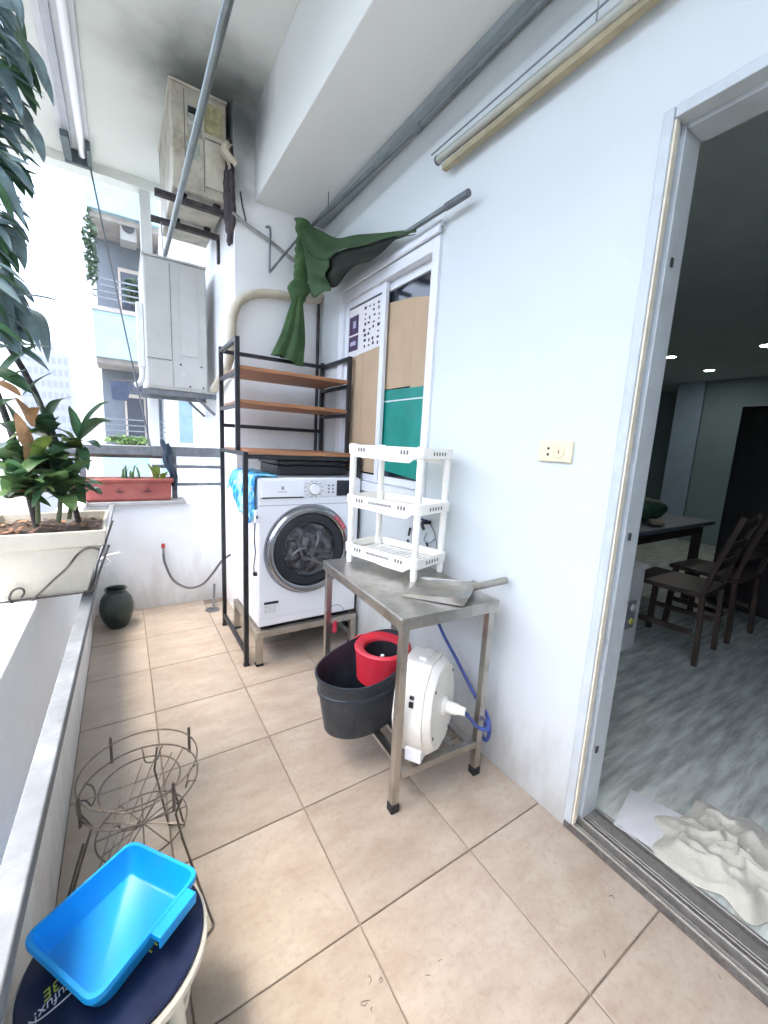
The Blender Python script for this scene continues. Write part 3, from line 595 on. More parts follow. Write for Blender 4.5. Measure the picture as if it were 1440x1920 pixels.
# black bag on the machine, blue detergent bag over its corner, adapter
t = thing('storage_box', 'low black box lying on the washing machine under the shelf', 'box', (.86, 1.66, 1.056))
g = MB(); g.box(.66, 1.08, 1.50, 1.86, 1.0565, 1.115); g.build('tray', m_dark, t, bevel=.012, seg=3)
g = MB(); g.box(.65, 1.09, 1.49, 1.87, 1.1155, 1.142); g.build('lid', m_dark, t, bevel=.008, seg=3)
m_bag = bpy.data.materials.new('printed_bag'); m_bag.use_nodes = True
def bagmat():
    n = m_bag.node_tree.nodes; L = m_bag.node_tree.links; b = n['Principled BSDF']; tc = n.new('ShaderNodeTexCoord')
    no = n.new('ShaderNodeTexNoise'); no.inputs['Scale'].default_value = 13; no.inputs['Detail'].default_value = 2; no.inputs['Distortion'].default_value = 1.2; L.new(tc.outputs['Object'], no.inputs['Vector'])
    rp = n.new('ShaderNodeValToRGB'); e = rp.color_ramp.elements; e[0].position = .30; e[0].color = (.02, .08, .45, 1); e[1].position = .75; e[1].color = (.75, .85, .9, 1)
    for p, c in ((.42, (.02, .30, .72, 1)), (.50, (.10, .62, .80, 1)), (.58, (.55, .85, .92, 1)), (.64, (.04, .40, .75, 1)), (.69, (.85, .60, .25, 1))): k = e.new(p); k.color = c
    L.new(no.outputs[0], rp.inputs[0]); L.new(rp.outputs[0], b.inputs['Base Color']); b.inputs['Roughness'].default_value = .3
bagmat()
def bagf(u, v):       # v: from the machine top over its left side; u along the depth
    y = 1.37 + u * .50; L = .34 * v; wv_ = .006 * math.sin(u * 19 + v * 4) + .004 * math.sin(u * 41)
    drop = .18 + .07 * math.sin(u * 4.6 + .3) + .02 * math.sin(u * 13)
    if v < .35: return Vector((FX0 + .10 * (1 - v / .35), y, FZ1 + .006 + abs(wv_)))
    k = (v - .35) / .65; return Vector((FX0 - .008 - abs(wv_) - .012 * math.sin(k * 2.5) - .03 * k * u, y, FZ1 + .004 - drop * k))
g = MB(); g.grid(bagf, 40, 20); tag(g.build('detergent_bag', m_bag, smooth=2, solid=.002), 'blue and white printed plastic bag draped over the machine corner', 'bag')
t = thing('power_adapter', 'white plug adapter with a thin cable hanging beside the machine corner', 'adapter', (.492, 1.36, .88))
g = MB(); g.box(.486, .510, 1.338, 1.352, .822, .890); g.build('adapter_body', m_white, t, bevel=.004)
g = MB(); g.box(.494, .502, 1.3365, 1.3378, .845, .862); g.build('contact_slot', m_dark, t)
g = MB(); g.tube(curve([(.490, 1.345, .826), (.486, 1.345, .74), (.492, 1.35, .66), (.484, 1.352, .58), (.490, 1.352, .55)]), .003, 6); g.build('cable', m_dark, t, smooth=True)
g = MB(); g.box(.480, .500, 1.341, 1.361, .535, .555); g.build('plug', m_dark, t, bevel=.003)

# ------------------------------------------------------------------ stainless work table
TA = R(-3.2); TM = Matrix.Translation((.868, .552, 0)) @ Matrix.Rotation(TA, 4, 'Z')
TL, TW, TZ = .345, .208, .72          # half length (y), half width (x), height
t = thing('steel_table', 'worn stainless steel work table beside the house wall', 'table', (.868, .552, 0))
g = MB(TM); g.box(-TW, TW, -TL, TL, TZ - .004, TZ); g.box(-TW, TW, -TL, -TL + .003, TZ - .042, TZ - .0045); g.box(-TW, TW, TL - .003, TL, TZ - .042, TZ - .0045)
g.box(-TW, -TW + .003, -TL + .0035, TL - .0035, TZ - .042, TZ - .0045); g.box(TW - .003, TW, -TL + .0035, TL - .0035, TZ - .042, TZ - .0045); g.build('tabletop', m_ss, t, bevel=.0015)
for sx in (-1, 1):
    for sy in (-1, 1):
        x, y = sx * (TW - .022), sy * (TL - .022)
        g = MB(TM); g.bar((x, y, .032), (x, y, TZ - .0045), .027); lg_ = g.build('leg', m_ss, t, bevel=.0025)
        g = MB(TM); g.bar((x, y, 0), (x, y, .0315), .033); g.build('foot_cap', m_rubber, lg_, bevel=.003)
ZS = .150
for sy in (-1, 1): g = MB(TM); g.box(-TW + .038, TW - .038, sy * (TL - .022) - .013, sy * (TL - .022) + .013, ZS - .026, ZS); g.build('shelf_rail', m_ss, t, bevel=.002)
for k in range(5):
    x = -.148 + k * .074; g = MB(TM); g.box(x - .016, x + .016, -TL + .0355, TL - .0355, ZS - .016, ZS + .001); g.build('shelf_slat', m_ss, t, bevel=.002)
t = thing('key_ring', 'thin wire ring with a red tag hanging on the steel table leg', 'ring', (.70, .86, .45))
c = Vector((.702, .845, .50)); g = MB(); g.tube([c + Vector((.055 * math.cos(a) * .9, -.03, .055 * math.sin(a) - .02)) for a in [2 * math.pi * k / 28 for k in range(28)]], .0013, 5, closed=True); g.build('wire_loop', m_steelgrey, t, smooth=True)
g = MB(); g.box(c.x - .008, c.x + .012, c.y - .032, c.y - .026, c.z - .10, c.z - .045); g.build('red_tag', mat('tag_red', (.6, .04, .07), .5), t, bevel=.003)

# ------------------------------------------------------------------ ivory plastic three-tier rack on the table
ra = Vector((.782, .845, TZ)); rb = Vector((.889, .497, TZ)); u_ = (rb - ra).normalized(); v_ = Vector((-u_.y, u_.x, 0))
if v_.x < 0: v_ = -v_
RL, RW = (rb - ra).length + .03, .225
RM = Matrix((u_, v_, Vector((0, 0, 1)))).transposed().to_4x4(); RM.translation = (ra + rb) / 2 + v_ * (RW / 2 - .015)
t = thing('plastic_rack', 'ivory plastic three-tier rack standing on the steel table', 'rack', RM.translation)
hx, hy = RL / 2, RW / 2
def rr_poly(a, b, r, n=5):
    out = []
    for cx, cy, s in ((a - r, b - r, 0), (-a + r, b - r, 90), (-a + r, -b + r, 180), (a - r, -b + r, 270)):
        out += [(cx + r * math.cos(R(s + 90 * k / n)), cy + r * math.sin(R(s + 90 * k / n))) for k in range(n + 1)]
    return out
for ti, z in enumerate((.775, .995, 1.215)):
    zz = z - TZ; tier = MB(RM)
    o_, i_ = rr_poly(hx + .004, hy + .004, .022), rr_poly(hx - .003, hy - .003, .018); n = len(o_)
    A = [tier.v((x, y, zz - .004)) for x, y in o_]; B = [tier.v((x * 1.012, y * 1.012, zz + .036)) for x, y in o_]; Cc = [tier.v((x, y, zz + .036)) for x, y in i_]; Dd = [tier.v((x, y, zz + .004)) for x, y in i_]
    for k in range(n):
        q2 = (k + 1) % n; tier.f([A[k], A[q2], B[q2], B[k]]); tier.f([B[k], B[q2], Cc[q2], Cc[k]]); tier.f([Cc[k], Cc[q2], Dd[q2], Dd[k]]); tier.f([A[q2], A[k], Dd[k], Dd[q2]])
    tr = tier.build('tier', m_ivory, t, smooth=True)
    if ti < 2 or True:
        g = MB(RM); yb = hy - .006; xb = hx - .006; ns = 15
        g.box(-xb, xb, -yb, -yb + .02, zz - .003, zz); g.box(-xb, xb, yb - .02, yb, zz - .003, zz)
        for k in range(ns):
            x = -xb + (2 * xb) * (k + .5) / ns; g.box(x - .0075, x + .0075, -yb + .0205, yb - .0205, zz - .0028, zz - .0002)
        g.box(-xb, xb, -.006, .006, zz - .006, zz - .0032); g.build('slatted_base', m_ivory, tr)
    g = MB(RM)
    for sy in (-1, 1):
        for xx in (-.13, -.115, -.10, .10, .115, .13): g.box(xx - .004, xx + .004, sy * (hy + .0055), sy * (hy + .0065), zz + .008, zz + .024)
        for k in range(18):
            if ti < 2: xx = -.06 + k * .0072; g.box(xx - .0016, xx + .0016, sy * (hy + .0055), sy * (hy + .0065), zz + .010, zz + .020)
    for sx in (-1, 1):
        for yy in (-.04, -.02, .0, .02, .04): g.box(sx * (hx + .0055), sx * (hx + .0066), yy - .004, yy + .004, zz + .008, zz + .022)
    g.build('vent_slots', mat('slot_shadow', (.16, .15, .13), .8), tr)
    # moulded scallop hanging on the long sides
    for sy in (-1, 1):
        g = MB(RM @ frame((0, sy * (hy + .0022), zz - .004), (1, 0, 0), (0, -sy, 0)))
        pts = [(-hx + .03, 0), (-hx + .045, -.012), (-.02, -.014), (.03, -.020), (hx - .06, -.020), (hx - .045, -.010), (hx - .03, 0)]
        if sy > 0: pts = [(x, y) for x, y in pts]
        M2 = RM @ Matrix.Translation((0, sy * (hy + .0005), zz - .0045))
        g = MB(); a_ = [g.v(M2 @ Vector((x, -.0015, y))) for x, y in pts]; b_ = [g.v(M2 @ Vector((x, .0015, y))) for x, y in pts]; g.f(a_); g.f(b_[::-1])
        for k in range(len(pts)): g.f([a_[k], a_[(k + 1) % len(pts)], b_[(k + 1) % len(pts)], b_[k]])
        g.build('apron', m_ivory, tr)
for sx in (-1, 1):
    for sy in (-1, 1):
        x, y = sx * (hx - .016), sy * (hy - .016)
        prof = []
        for z0, z1 in ((0, .050), (.096, .270), (.316, .490)):
            g = MB(RM @ Matrix.Translation((x, y, 0))); g.lathe([(.012, z0), (.0135, z0 + .004), (.0150, (z0 + z1) / 2), (.0140, z1 - .004), (.0125, z1)], 16); g.build('post', m_ivory, t, smooth=True)
        for zz in (.052, .272, .492):
            g = MB(RM @ Matrix.Translation((x, y, zz))); g.lathe([(.0155, 0), (.0165, .003), (.0165, .040), (.0155, .0435)], 16); g.build('collar', m_ivory, t, smooth=True)

# ------------------------------------------------------------------ steel dustpan on the table
m_dp = mat('dustpan_steel', (.34, .33, .30), .42, .85, var=.25, scale=12, dirt=(.65, (.40, .34, .20), 10))
t = thing('dustpan', 'dented steel dustpan with a tube handle lying on the steel table', 'dustpan', (.93, .36, TZ))
DPM = Matrix.Translation((.918, .330, TZ + .002)) @ Matrix.Rotation(R(-55), 4, 'Z')      # local +x towards the handle
g = MB(DPM); th = .002
L0, L1, W0, W1 = -.135, .085, .108, .098
g.f([g.v(p) for p in ((L0, -W0, 0), (L1, -W1, .002), (L1, W1, .002), (L0, W0, 0))])
g.f([g.v(p) for p in ((L1, -W1, .002), (L1 + .012, -W1, .032), (L1 + .012, W1, .032), (L1, W1, .002))])
for s in (-1, 1): g.f([g.v(p) for p in ((L0, s * W0, 0), (L1, s * W1, .002), (L1 + .012, s * W1, .032), (L0, s * (W0 + .003), .010))])
g.f([g.v(p) for p in ((L1 + .012, -W1, .032), (L1 - .010, -W1, .036), (L1 - .010, W1, .036), (L1 + .012, W1, .032))])
g.build('pan', m_dp, t, solid=.002)
h0 = DPM @ Vector((L1 + .004, .045, .026)); h1 = onx(952, 1103, XW - .035)
h1 = Vector((1.125, .232, .775))
g = MB(); g.tube([h0, h0.lerp(h1, .15), h1], .0135, 16); g.build('handle', m_dp, t, smooth=True)
g = MB(); d = (h1 - h0).normalized(); g.tube([h1 + d * .0005, h1 + d * .002], .0115, 16); g.build('handle_end', m_dark, t)

# ------------------------------------------------------------------ mop bucket on the lower shelf
m_bk = mat('bucket_plastic', (.020, .028, .038), .42, var=.15, scale=14, dirt=(.35, (.09, .095, .10), 16))
m_red = mat('red_plastic', (.60, .025, .045), .42, var=.08, scale=8, dirt=(.18, (.45, .12, .12), 18))
BA = R(14); BM = Matrix.Translation((.700, .545, ZS + .0025)) @ Matrix.Rotation(BA, 4, 'Z')
t = thing('mop_bucket', 'black oval mop bucket with a red spinning basket under the table', 'bucket', (.70, .545, ZS))
rim = lambda a, j: (.014 * math.cos(2 * a) + .030 * math.cos(a - .15) + .006) * (1 if 3 <= j <= 8 else 0) * 1.0
g = MB(BM); g.lathe([(.001, 0), (.70, 0), (.76, .010), (.90, .20), (.925, .235), (.955, .245), (.960, .256), (.925, .256), (.905, .235), (.88, .19), (.74, .016), (.001, .012)], 56, sx=.222, sy=.152, cap=False, wob=rim); g.build('tub', m_bk, t, smooth=True)
for sx in (-1,):
    g = MB(BM); g.lathe([(.885, .165), (.905, .168), (.912, .182), (.898, .186)], 56, sx=.222, sy=.152, cap=False); g.build('rib', m_bk, t, smooth=True)
RB = BM @ Matrix.Translation((.100, -.012, 0))
g = MB(RB); g.lathe([(.104, .150), (.112, .255), (.118, .282), (.113, .290), (.100, .288), (.080, .276), (.076, .262), (.072, .17)], 48, cap=False, sx=1, sy=1.0); rd = g.build('spin_basket', m_red, t, smooth=True)
g = MB(RB); g.lathe([(.0715, .268), (.068, .18), (.05, .172), (.001, .170)], 40, cap=False); g.build('basket_well', m_dark, rd, smooth=True)
g = MB(RB); g.lathe([(.018, .172), (.015, .215), (.009, .228), (.008, .240), (.001, .244)], 16); g.build('spindle', m_white, rd, smooth=True)
for s in (-1, 1):
    g = MB(BM); g.tube(curve([(.075, s * .165, .185), (.09, s * .172, .225), (.13, s * .168, .245), (.165, s * .145, .25)]), [.011] * 19, 8, flat=.5); g.build('clip_handle', m_red, t, smooth=True)

# ------------------------------------------------------------------ hose reel with blue hose
m_reel = mat('reel_plastic', (.78, .76, .68), .45, var=.04, scale=6, dirt=(.22, (.50, .44, .33), 9))
nrm = Vector((.50, -.86, .05)).normalized(); rc = Vector((.846, .296, .324)); side = Vector((0, 0, 1)).cross(nrm).normalized(); upv = nrm.cross(side)
HM = Matrix((side, upv, nrm)).transposed().to_4x4(); HM.translation = rc
t = thing('hose_reel', 'dirty cream hose reel case leaning under the steel table', 'hose reel', (rc.x, rc.y, ZS))
oct_ = [(.052, .178), (-.060, .178), (-.132, .112), (-.158, .015), (-.150, -.060), (-.112, -.135), (-.048, -.168), (.040, -.170), (.108, -.138), (.150, -.062), (.156, .020), (.125, .115)]
def shell(z0, z1, s0, s1):
    g = MB(HM); a = [g.v((x * s0, y * s0, z0)) for x, y in oct_]; b_ = [g.v((x * s1, y * s1, z1)) for x, y in oct_]; n = len(oct_); g.f(a[::-1]); g.f(b_)
    for k in range(n): g.f([a[k], a[(k + 1) % n], b_[(k + 1) % n], b_[k]])
    return g
sh = shell(-.082, .028, 1.0, 1.0).build('case', m_reel, t, bevel=.006, seg=3)
shell(.0285, .054, .985, .86).build('case_front', m_reel, t, bevel=.006, seg=3)
g = MB(HM); g.box(-.040, .040, .160, .190, -.03, .0); g.build('carry_lug', m_reel, t, bevel=.005)
g = MB(HM); g.lathe([(.034, .0545), (.034, .060), (.028, .066), (.022, .068), (.020, .105), (.016, .112), (.015, .135), (.001, .136)], 20); hb = g.build('hub', m_ivory, t, smooth=True)
for k, (x, y) in enumerate(((-.09, .10), (.10, .09), (-.11, -.06), (.06, -.12))): g = MB(HM); g.lathe([(.006, .0545), (.006, .056), (.001, .056)], 10, HM.inverted() @ HM @ Matrix.Translation((x, y, 0))); g.build('screw', m_dark, t)
for x, y, s in ((-.147, .068, .009), (-.140, .090, .005)): g = MB(HM); g.box(x - .004, x + .004, y - s, y + s, -.02, -.005); g.build('vent', m_dark, sh)
g = MB(HM); g.box(-.135, -.085, -.155, -.108, -.04, .020); g.build('bumper', m_white, t, bevel=.004)
m_hose = mat('blue_hose', (.045, .075, .28), .4, var=.15, scale=20)
e0 = HM @ Vector((0, 0, .13)); p_ = [onx(820, 1160, 1.10), onx(858, 1240, 1.10), onx(893, 1308, 1.10), onx(912, 1338, 1.09), onx(918, 1366, 1.08), onx(912, 1388, 1.075), onx(903, 1375, 1.07)]
p_ = [Vector((1.10, .62, .70))] + p_
hp = curve(p_ + [onx(912, 1352, 1.06), onx(914, 1368, 1.03), e0.lerp(onx(905, 1368, 1.03), .75) + Vector((0, 0, -.008)), e0.lerp(onx(905, 1368, 1.03), .35) + Vector((0, 0, -.004)), e0])
g = MB(); g.tube(hp, .0072, 10); g.build('hose', m_hose, t, smooth=True)

# ------------------------------------------------------------------ small tap and leads on the wall behind the rack
t = thing('wall_tap', 'small dark tap with thin leads on the wall behind the rack', 'tap', (XW - .02, .76, .88))
g = MB(); c = onx(797, 980, XW - .03); g.tube([(XW - .0005, c.y, c.z), (XW - .045, c.y, c.z)], .009, 10); g.tube(curve([(XW - .045, c.y, c.z), (XW - .055, c.y - .01, c.z - .005), (XW - .05, c.y - .02, c.z - .03)]), .008, 8); g.build('spout', m_dark, t, smooth=True)
g = MB(); g.box(XW - .05, XW - .03, c.y - .02, c.y + .03, c.z + .010, c.z + .018); g.build('lever', mat('lever_blue', (.02, .03, .12), .4), t, bevel=.002)
for pts in (((806, 982), (815, 1000), (818, 1025), (812, 1040)), ((800, 1000), (795, 1012), (805, 1018), (815, 1010))): g = MB(); g.tube(curve([onx(x, y, XW - .012) for x, y in pts]), .0022, 6); g.build('lead', m_galv, t, smooth=True)
for a, b_ in (((769, 990), (766, 1004)), ((765, 1012), (763, 1026)), ((799, 1018), (804, 1030))): g = MB(); g.tube([onx(*a, XW - .012), onx(*b_, XW - .012)], [.006, .005], 8); g.build('plug', m_dark, t, smooth=True)
# red tap and grey hose on the far parapet
t = thing('garden_tap', 'red-handled tap feeding a grey hose on the far parapet', 'tap', (.14, 2.49, .45))
g = MB(); g.tube([(.143, 2.4995, .430), (.143, 2.462, .430)], .009, 10); g.tube([(.143, 2.468, .445), (.143, 2.468, .405)], .010, 10); g.build('tap_body', m_chrome, t, smooth=True)
g = MB(); g.box(.131, .155, 2.461, 2.475, .446, .478); g.build('handle', mat('tap_red', (.45, .06, .05), .45), t, bevel=.003)
hp = curve([(.143, 2.468, .405), (.150, 2.468, .33), (.20, 2.46, .20), (.29, 2.44, .135), (.38, 2.38, .165), (.435, 2.28, .27), (.475, 2.14, .40), (.507, 2.03, .47)])
g = MB(); g.tube(hp, .0085, 10); g.build('hose', mat('grey_hose', (.16, .16, .17), .5, var=.1), t, smooth=True)
# floor drain
t = thing('floor_drain', 'small metal floor drain in the corner behind the shelf', 'drain', (.42, 2.28, 0))
g = MB(Matrix.Translation((.43, 2.27, .0005))); g.lathe([(.05, 0), (.05, .003), (.042, .004), (.042, .002), (.001, .002)], 24); g.build('grate', m_steelgrey, t)
g = MB(); g.tube(curve([(.47, 2.40, .15), (.46, 2.38, .05), (.44, 2.30, .012), (.43, 2.27, .006)]), .008, 8); g.build('drain_pipe', m_galv, t, smooth=True)
# dark green jar
jar = MB(Matrix.Translation((-.150, 2.265, .0005)))
jar.lathe([(.052, 0), (.058, .006), (.082, .055), (.094, .11), (.095, .145), (.086, .19), (.066, .222), (.056, .232), (.056, .244), (.064, .254), (.062, .258), (.052, .254), (.050, .236), (.060, .222), (.080, .185), (.088, .14), (.076, .05), (.001, .012)], 48, cap=False)
tag(jar.build('ceramic_jar', mat('jar_glaze', (.018, .035, .030), .3, var=.35, scale=9, dirt=(.3, (.06, .07, .06), 14), bump=.1, bscale=30), smooth=True), 'dark green glazed jar on the floor against the far parapet', 'jar')

# ------------------------------------------------------------------ round wire plant stand
m_wire = mat('wire_black', (.14, .118, .098), .45, .5, var=.4, scale=30)
sc = Vector((-.072, .372, 0)); sr = .136
t = thing('plant_stand', 'empty round wire plant stand beside the parapet', 'plant stand', sc)
def ring(c, r, z, rad=.0022, sx=1, sy=1): g = MB(); g.tube([(c.x + r * sx * math.cos(a), c.y + r * sy * math.sin(a), z) for a in [2 * math.pi * k / 48 for k in range(48)]], rad, 6, closed=True); return g
for r, z in ((sr, .395), (sr, .345), (sr * .68, .345), (sr * .78, .215)): ring(sc, r, z).build('ring', m_wire, t, smooth=True)
for a0 in (20, 110, 200, 290):
    a = R(a0 + 8); di = Vector((math.cos(a), math.sin(a), 0)); pe = Vector((-di.y, di.x, 0))
    g = MB(); g.tube([sc + di * (sr + .005) + Vector((0, 0, .415)), sc + di * (sr + .005) + Vector((0, 0, .335))], .004, 6); g.build('clip_post', m_wire, t, smooth=True)
for a0 in (-55, 65, 185):
    a = R(a0); di = Vector((math.cos(a), math.sin(a), 0)); pe = Vector((-di.y, di.x, 0)); R1 = .232 if a0 == -55 else .195
    pts = [sc + di * (sr * .97) + pe * .012 + Vector((0, 0, .340)), sc + di * (sr * .80) + pe * .012 + Vector((0, 0, .285)), sc + di * (sr * .95) + pe * .012 + Vector((0, 0, .22)), sc + di * (R1 - .005) + pe * .012 + Vector((0, 0, .010)), sc + di * R1 + pe * .006 + Vector((0, 0, .004)), sc + di * R1 - pe * .03 + Vector((0, 0, .004)), sc + di * (R1 - .01) - pe * .036 + Vector((0, 0, .012)), sc + di * (sr * .95) - pe * .03 + Vector((0, 0, .21))]
    g = MB(); g.tube(pts, .0031, 6); g.build('leg', m_wire, t, smooth=True)
g = MB()
for k in range(6):
    a = R(30 * k); di = Vector((math.cos(a), math.sin(a), 0)); g.tube([sc - di * sr * .78 + Vector((0, 0, .218)), sc + di * sr * .78 + Vector((0, 0, .218))], .0018, 5)
g.build('lower_spokes', m_wire, t, smooth=True)
for a0 in (75, 165, 255, 345):
    g = MB(); a = R(a0); di = Vector((math.cos(a), math.sin(a), 0)); pe = Vector((-di.y, di.x, 0))
    g.tube(curve([sc + di * sr + pe * .03 + Vector((0, 0, .345)), sc + di * sr * .86 + pe * .022 + Vector((0, 0, .34)), sc + di * sr * .80 + pe * .014 + Vector((0, 0, .315)), sc + di * sr * .8 - pe * .014 + Vector((0, 0, .315)), sc + di * sr * .86 - pe * .022 + Vector((0, 0, .34)), sc + di * sr - pe * .03 + Vector((0, 0, .345))], 4), .0022, 5); g.build('scroll_support', m_wire, t, smooth=True)
g = MB()
for o_ in (-.075, -.045, -.015, .03, .06): g.tube([sc + Vector((o_ * .5 - .06, -.07 + o_ * .3, .215)), sc + Vector((o_ + .05, .075 + o_ * .1, .343))], .0016, 5)
g.build('cross_wires', m_wire, t, smooth=True)

# ------------------------------------------------------------------ navy round stool with print, sky-blue basin on it
m_navy = mat('navy_enamel', (.012, .018, .055), .32, var=.2, scale=6, dirt=(.12, (.09, .1, .14), 30))
nc = Vector((-.123, .020, 0)); nr = .150; nz = .298
t = thing('round_stool', 'navy blue round stool with a printed top beside the parapet', 'stool', nc)
g = MB(Matrix.Translation(nc)); g.lathe([(.001, nz - .010), (nr - .012, nz - .010), (nr - .006, nz - .006), (nr - .004, nz), (nr - .008, nz + .003), (nr - .02, nz + .001), (.001, nz)], 64, cap=False); top = g.build('seat_top', m_navy, t, smooth=True)
g = MB(Matrix.Translation(nc)); g.lathe([(nr - .003, nz - .005), (nr + .003, nz - .012), (nr + .003, nz - .026), (nr - .006, nz - .028), (nr - .02, nz - .016)], 64, cap=False); g.build('rim', m_cream, t, smooth=True)
for a in (45, 135, 225, 315):
    g = MB(); g.tube([(nc.x + (nr - .035) * math.cos(R(a)), nc.y + (nr - .035) * math.sin(R(a)), nz - .012), (nc.x + (nr - .012) * math.cos(R(a)), nc.y + (nr - .012) * math.sin(R(a)), 0)], .014, 10); g.build('leg', m_cream, t, smooth=True)
g = MB(Matrix.Translation(nc)); g.lathe([(nr - .045, nz - .13), (nr - .030, nz - .13), (nr - .030, nz - .15), (nr - .045, nz - .15), (nr - .045, nz - .13)], 40, cap=False); g.build('brace_ring', m_cream, t, smooth=True)
m_tx = mat('print_white', (.75, .76, .8), .5); m_ty = mat('print_lime', (.55, .62, .08), .5)
pc_ = onz(98, 1868, nz + .002); ang = R(180 + 28)
TXM = Matrix.Translation((pc_.x, pc_.y, nz + .0012)) @ Matrix.Rotation(ang, 4, 'Z')
text('rufux!', 'print', m_tx, top, TXM, .022, .3); text('3E', 'print', m_ty, top, TXM @ Matrix.Translation((-.006, -.019, 0)), .024, .3)
g = MB(TXM); g.tube(curve([(-.03, .022, 0), (.0, .020, 0), (.026, .014, 0), (.034, .004, 0)]), .0012, 5); g.build('print_swoosh', m_tx, top)
p = onz(290, 1778, nz + .002); text('M', 'print', m_ty, top, Matrix.Translation((p.x, p.y, nz + .0012)) @ Matrix.Rotation(R(35), 4, 'Z'), .022)
m_basin = mat('blue_plastic', (.003, .34, .84), .40, var=.06, scale=5, dirt=(.22, (.05, .26, .50), 14))
zb = .362
k4 = [onz(36, 1762, zb), onz(172, 1888, zb), onz(377, 1632, zb), onz(248, 1572, zb)]     # rim corners: left, near, right, far
cen = sum(k4, Vector()) / 4
t = thing('blue_basin', 'sky-blue rectangular plastic basin resting on the navy stool', 'basin', (cen.x, cen.y, nz))
def loop(s, z, rr, n=6):
    """rounded quad from the corners scaled by s about the centre"""
    P = [cen + (k - cen) * s for k in k4]; out = []
    for i in range(4):
        a, b_, c_ = P[i - 1], P[i], P[(i + 1) % 4]; d1 = (a - b_).normalized() * rr; d2 = (c_ - b_).normalized() * rr
        for k in range(n + 1):
            tt = k / n; q = (b_ + d1) * (1 - tt) ** 2 + b_ * 2 * tt * (1 - tt) + (b_ + d2) * tt ** 2; out.append(Vector((q.x, q.y, z)))
    return out
g = MB(); zt = zb; z0 = nz + .003
loops = [loop(.80, z0, .03), loop(.84, z0 + .004, .032), loop(.935, zt - .012, .024), loop(1.0, zt - .011, .026), loop(1.0, zt - .003, .026), loop(.99, zt, .025), loop(.93, zt, .023), loop(.90, zt - .010, .020), loop(.80, z0 + .008, .016), loop(.77, z0 + .005, .016)]
rs = [[g.v(p) for p in l] for l in loops]; n = len(rs[0])
for A, B in zip(rs, rs[1:]):
    for k in range(n): g.f([A[k], A[(k + 1) % n], B[(k + 1) % n], B[k]])
g.f(rs[0][::-1]); g.f(rs[-1]); bs = g.build('tub', m_basin, t, smooth=True)
ed = (k4[2] - k4[1]); mid = k4[1].lerp(k4[2], .66); out_ = Vector((ed.y, -ed.x, 0)).normalized()
if out_.dot(mid - cen) < 0: out_ = -out_
HMx = Matrix((ed.normalized(), out_, Vector((0, 0, 1)))).transposed().to_4x4(); HMx.translation = mid
for e_, nm in ((0, 1),):
    g = MB(HMx); g.box(-.042, .042, -.003, .022, -.013, -.001); g.box(-.042, .042, .0165, .0215, -.026, -.0135); g.build('handle', m_basin, t, bevel=.004, seg=3)

# ------------------------------------------------------------------ air conditioner outdoor units on brackets
m_ac1 = mat('ac_dirty', (.50, .47, .38), .55, var=.12, scale=5, dirt=(.75, (.17, .14, .09), 6), stretch=(1, 1, .4))
m_ac2 = mat('ac_grey', (.47, .48, .45), .5, var=.05, scale=3, dirt=(.30, (.34, .33, .28), 5))
m_rust = mat('bracket_dark', (.05, .045, .048), .6, .4, var=.4, scale=20, dirt=(.3, (.16, .09, .05), 20))
t = thing('air_conditioner', 'grimy cream outdoor unit hung close under the balcony ceiling', 'air conditioner', (.39, 2.5, 2.64))
ax0, ax1, ay, az0, az1 = .238, .537, 2.125, 2.655, 3.185
g = MB(); g.box(ax0, ax1, ay, 2.86, az0, az1); cs = g.build('casing', m_ac1, t, bevel=.012, seg=3)
def acp(nm, x0, x1, z0, z1, m, d=.003): g = MB(); g.box(x0, x1, ay - d, ay - .0003, z0, z1); return g.build(nm, m, t, bevel=.0015)
m_ac1b = mat('ac_cover', (.60, .57, .46), .5, var=.1, scale=7, dirt=(.5, (.28, .22, .12), 6))
acp('valve_cover', ax0 + .175, ax1 - .012, az0 + .05, az0 + .29, m_ac1b, .018); acp('rating_label', ax0 + .175, ax1 - .020, az0 + .335, az0 + .49, mat('label_olive', (.40, .36, .20), .6, var=.3, scale=25))
acp('wiring_label', ax0 + .085, ax0 + .165, az0 + .29, az0 + .44, mat('label_grey', (.38, .38, .33), .6, var=.4, scale=40)); acp('handle_recess', ax0 + .09, ax0 + .165, az0 + .40, az0 + .435, m_dark, .004); acp('wiring_label', ax0 + .075, ax0 + .15, az0 + .17, az0 + .26, mat('label_green', (.34, .38, .33), .6, var=.3, scale=30))
acp('panel_joint', ax0 + .070, ax0 + .073, az0 + .02, az1 - .02, m_dark, .002); acp('panel_joint', ax0 + .17, ax0 + .173, az0 + .02, az0 + .30, m_dark, .002); acp('panel_joint', ax0 + .175, ax1 - .005, az0 + .305, az0 + .309, m_dark, .002)
g = MB(); g.box(ax0 - .004, ax1 + .004, ay - .004, 2.864, az1, az1 + .012); g.build('lid', m_ac1b, t, bevel=.004)
for x, y in ((ax0 + .06, ay + .06), (ax1 - .05, ay + .06), (ax0 + .06, 2.52), (ax1 - .05, 2.52)): g = MB(Matrix.Translation((x, y, az0 - .024))); g.lathe([(.024, 0), (.02, .012), (.024, .0235)], 14); g.build('rubber_foot', m_rubber, t)
for yy, lab in ((2.175, 'front dark steel bracket under the grimy outdoor unit'), (2.52, 'rear dark steel bracket under the grimy outdoor unit')):
    b_ = thing('wall_bracket', lab, 'bracket', (.56, yy, 2.61), 'brackets of the upper outdoor unit')
    g = MB(); g.box(.150, .563, yy - .018, yy + .018, 2.600, 2.6305); g.build('arm', m_rust, b_, bevel=.002)
    g = MB(); g.box(.548, .5645, yy - .0175, yy + .0175, 2.45, 2.5995); g.build('wall_plate', m_rust, b_, bevel=.002)
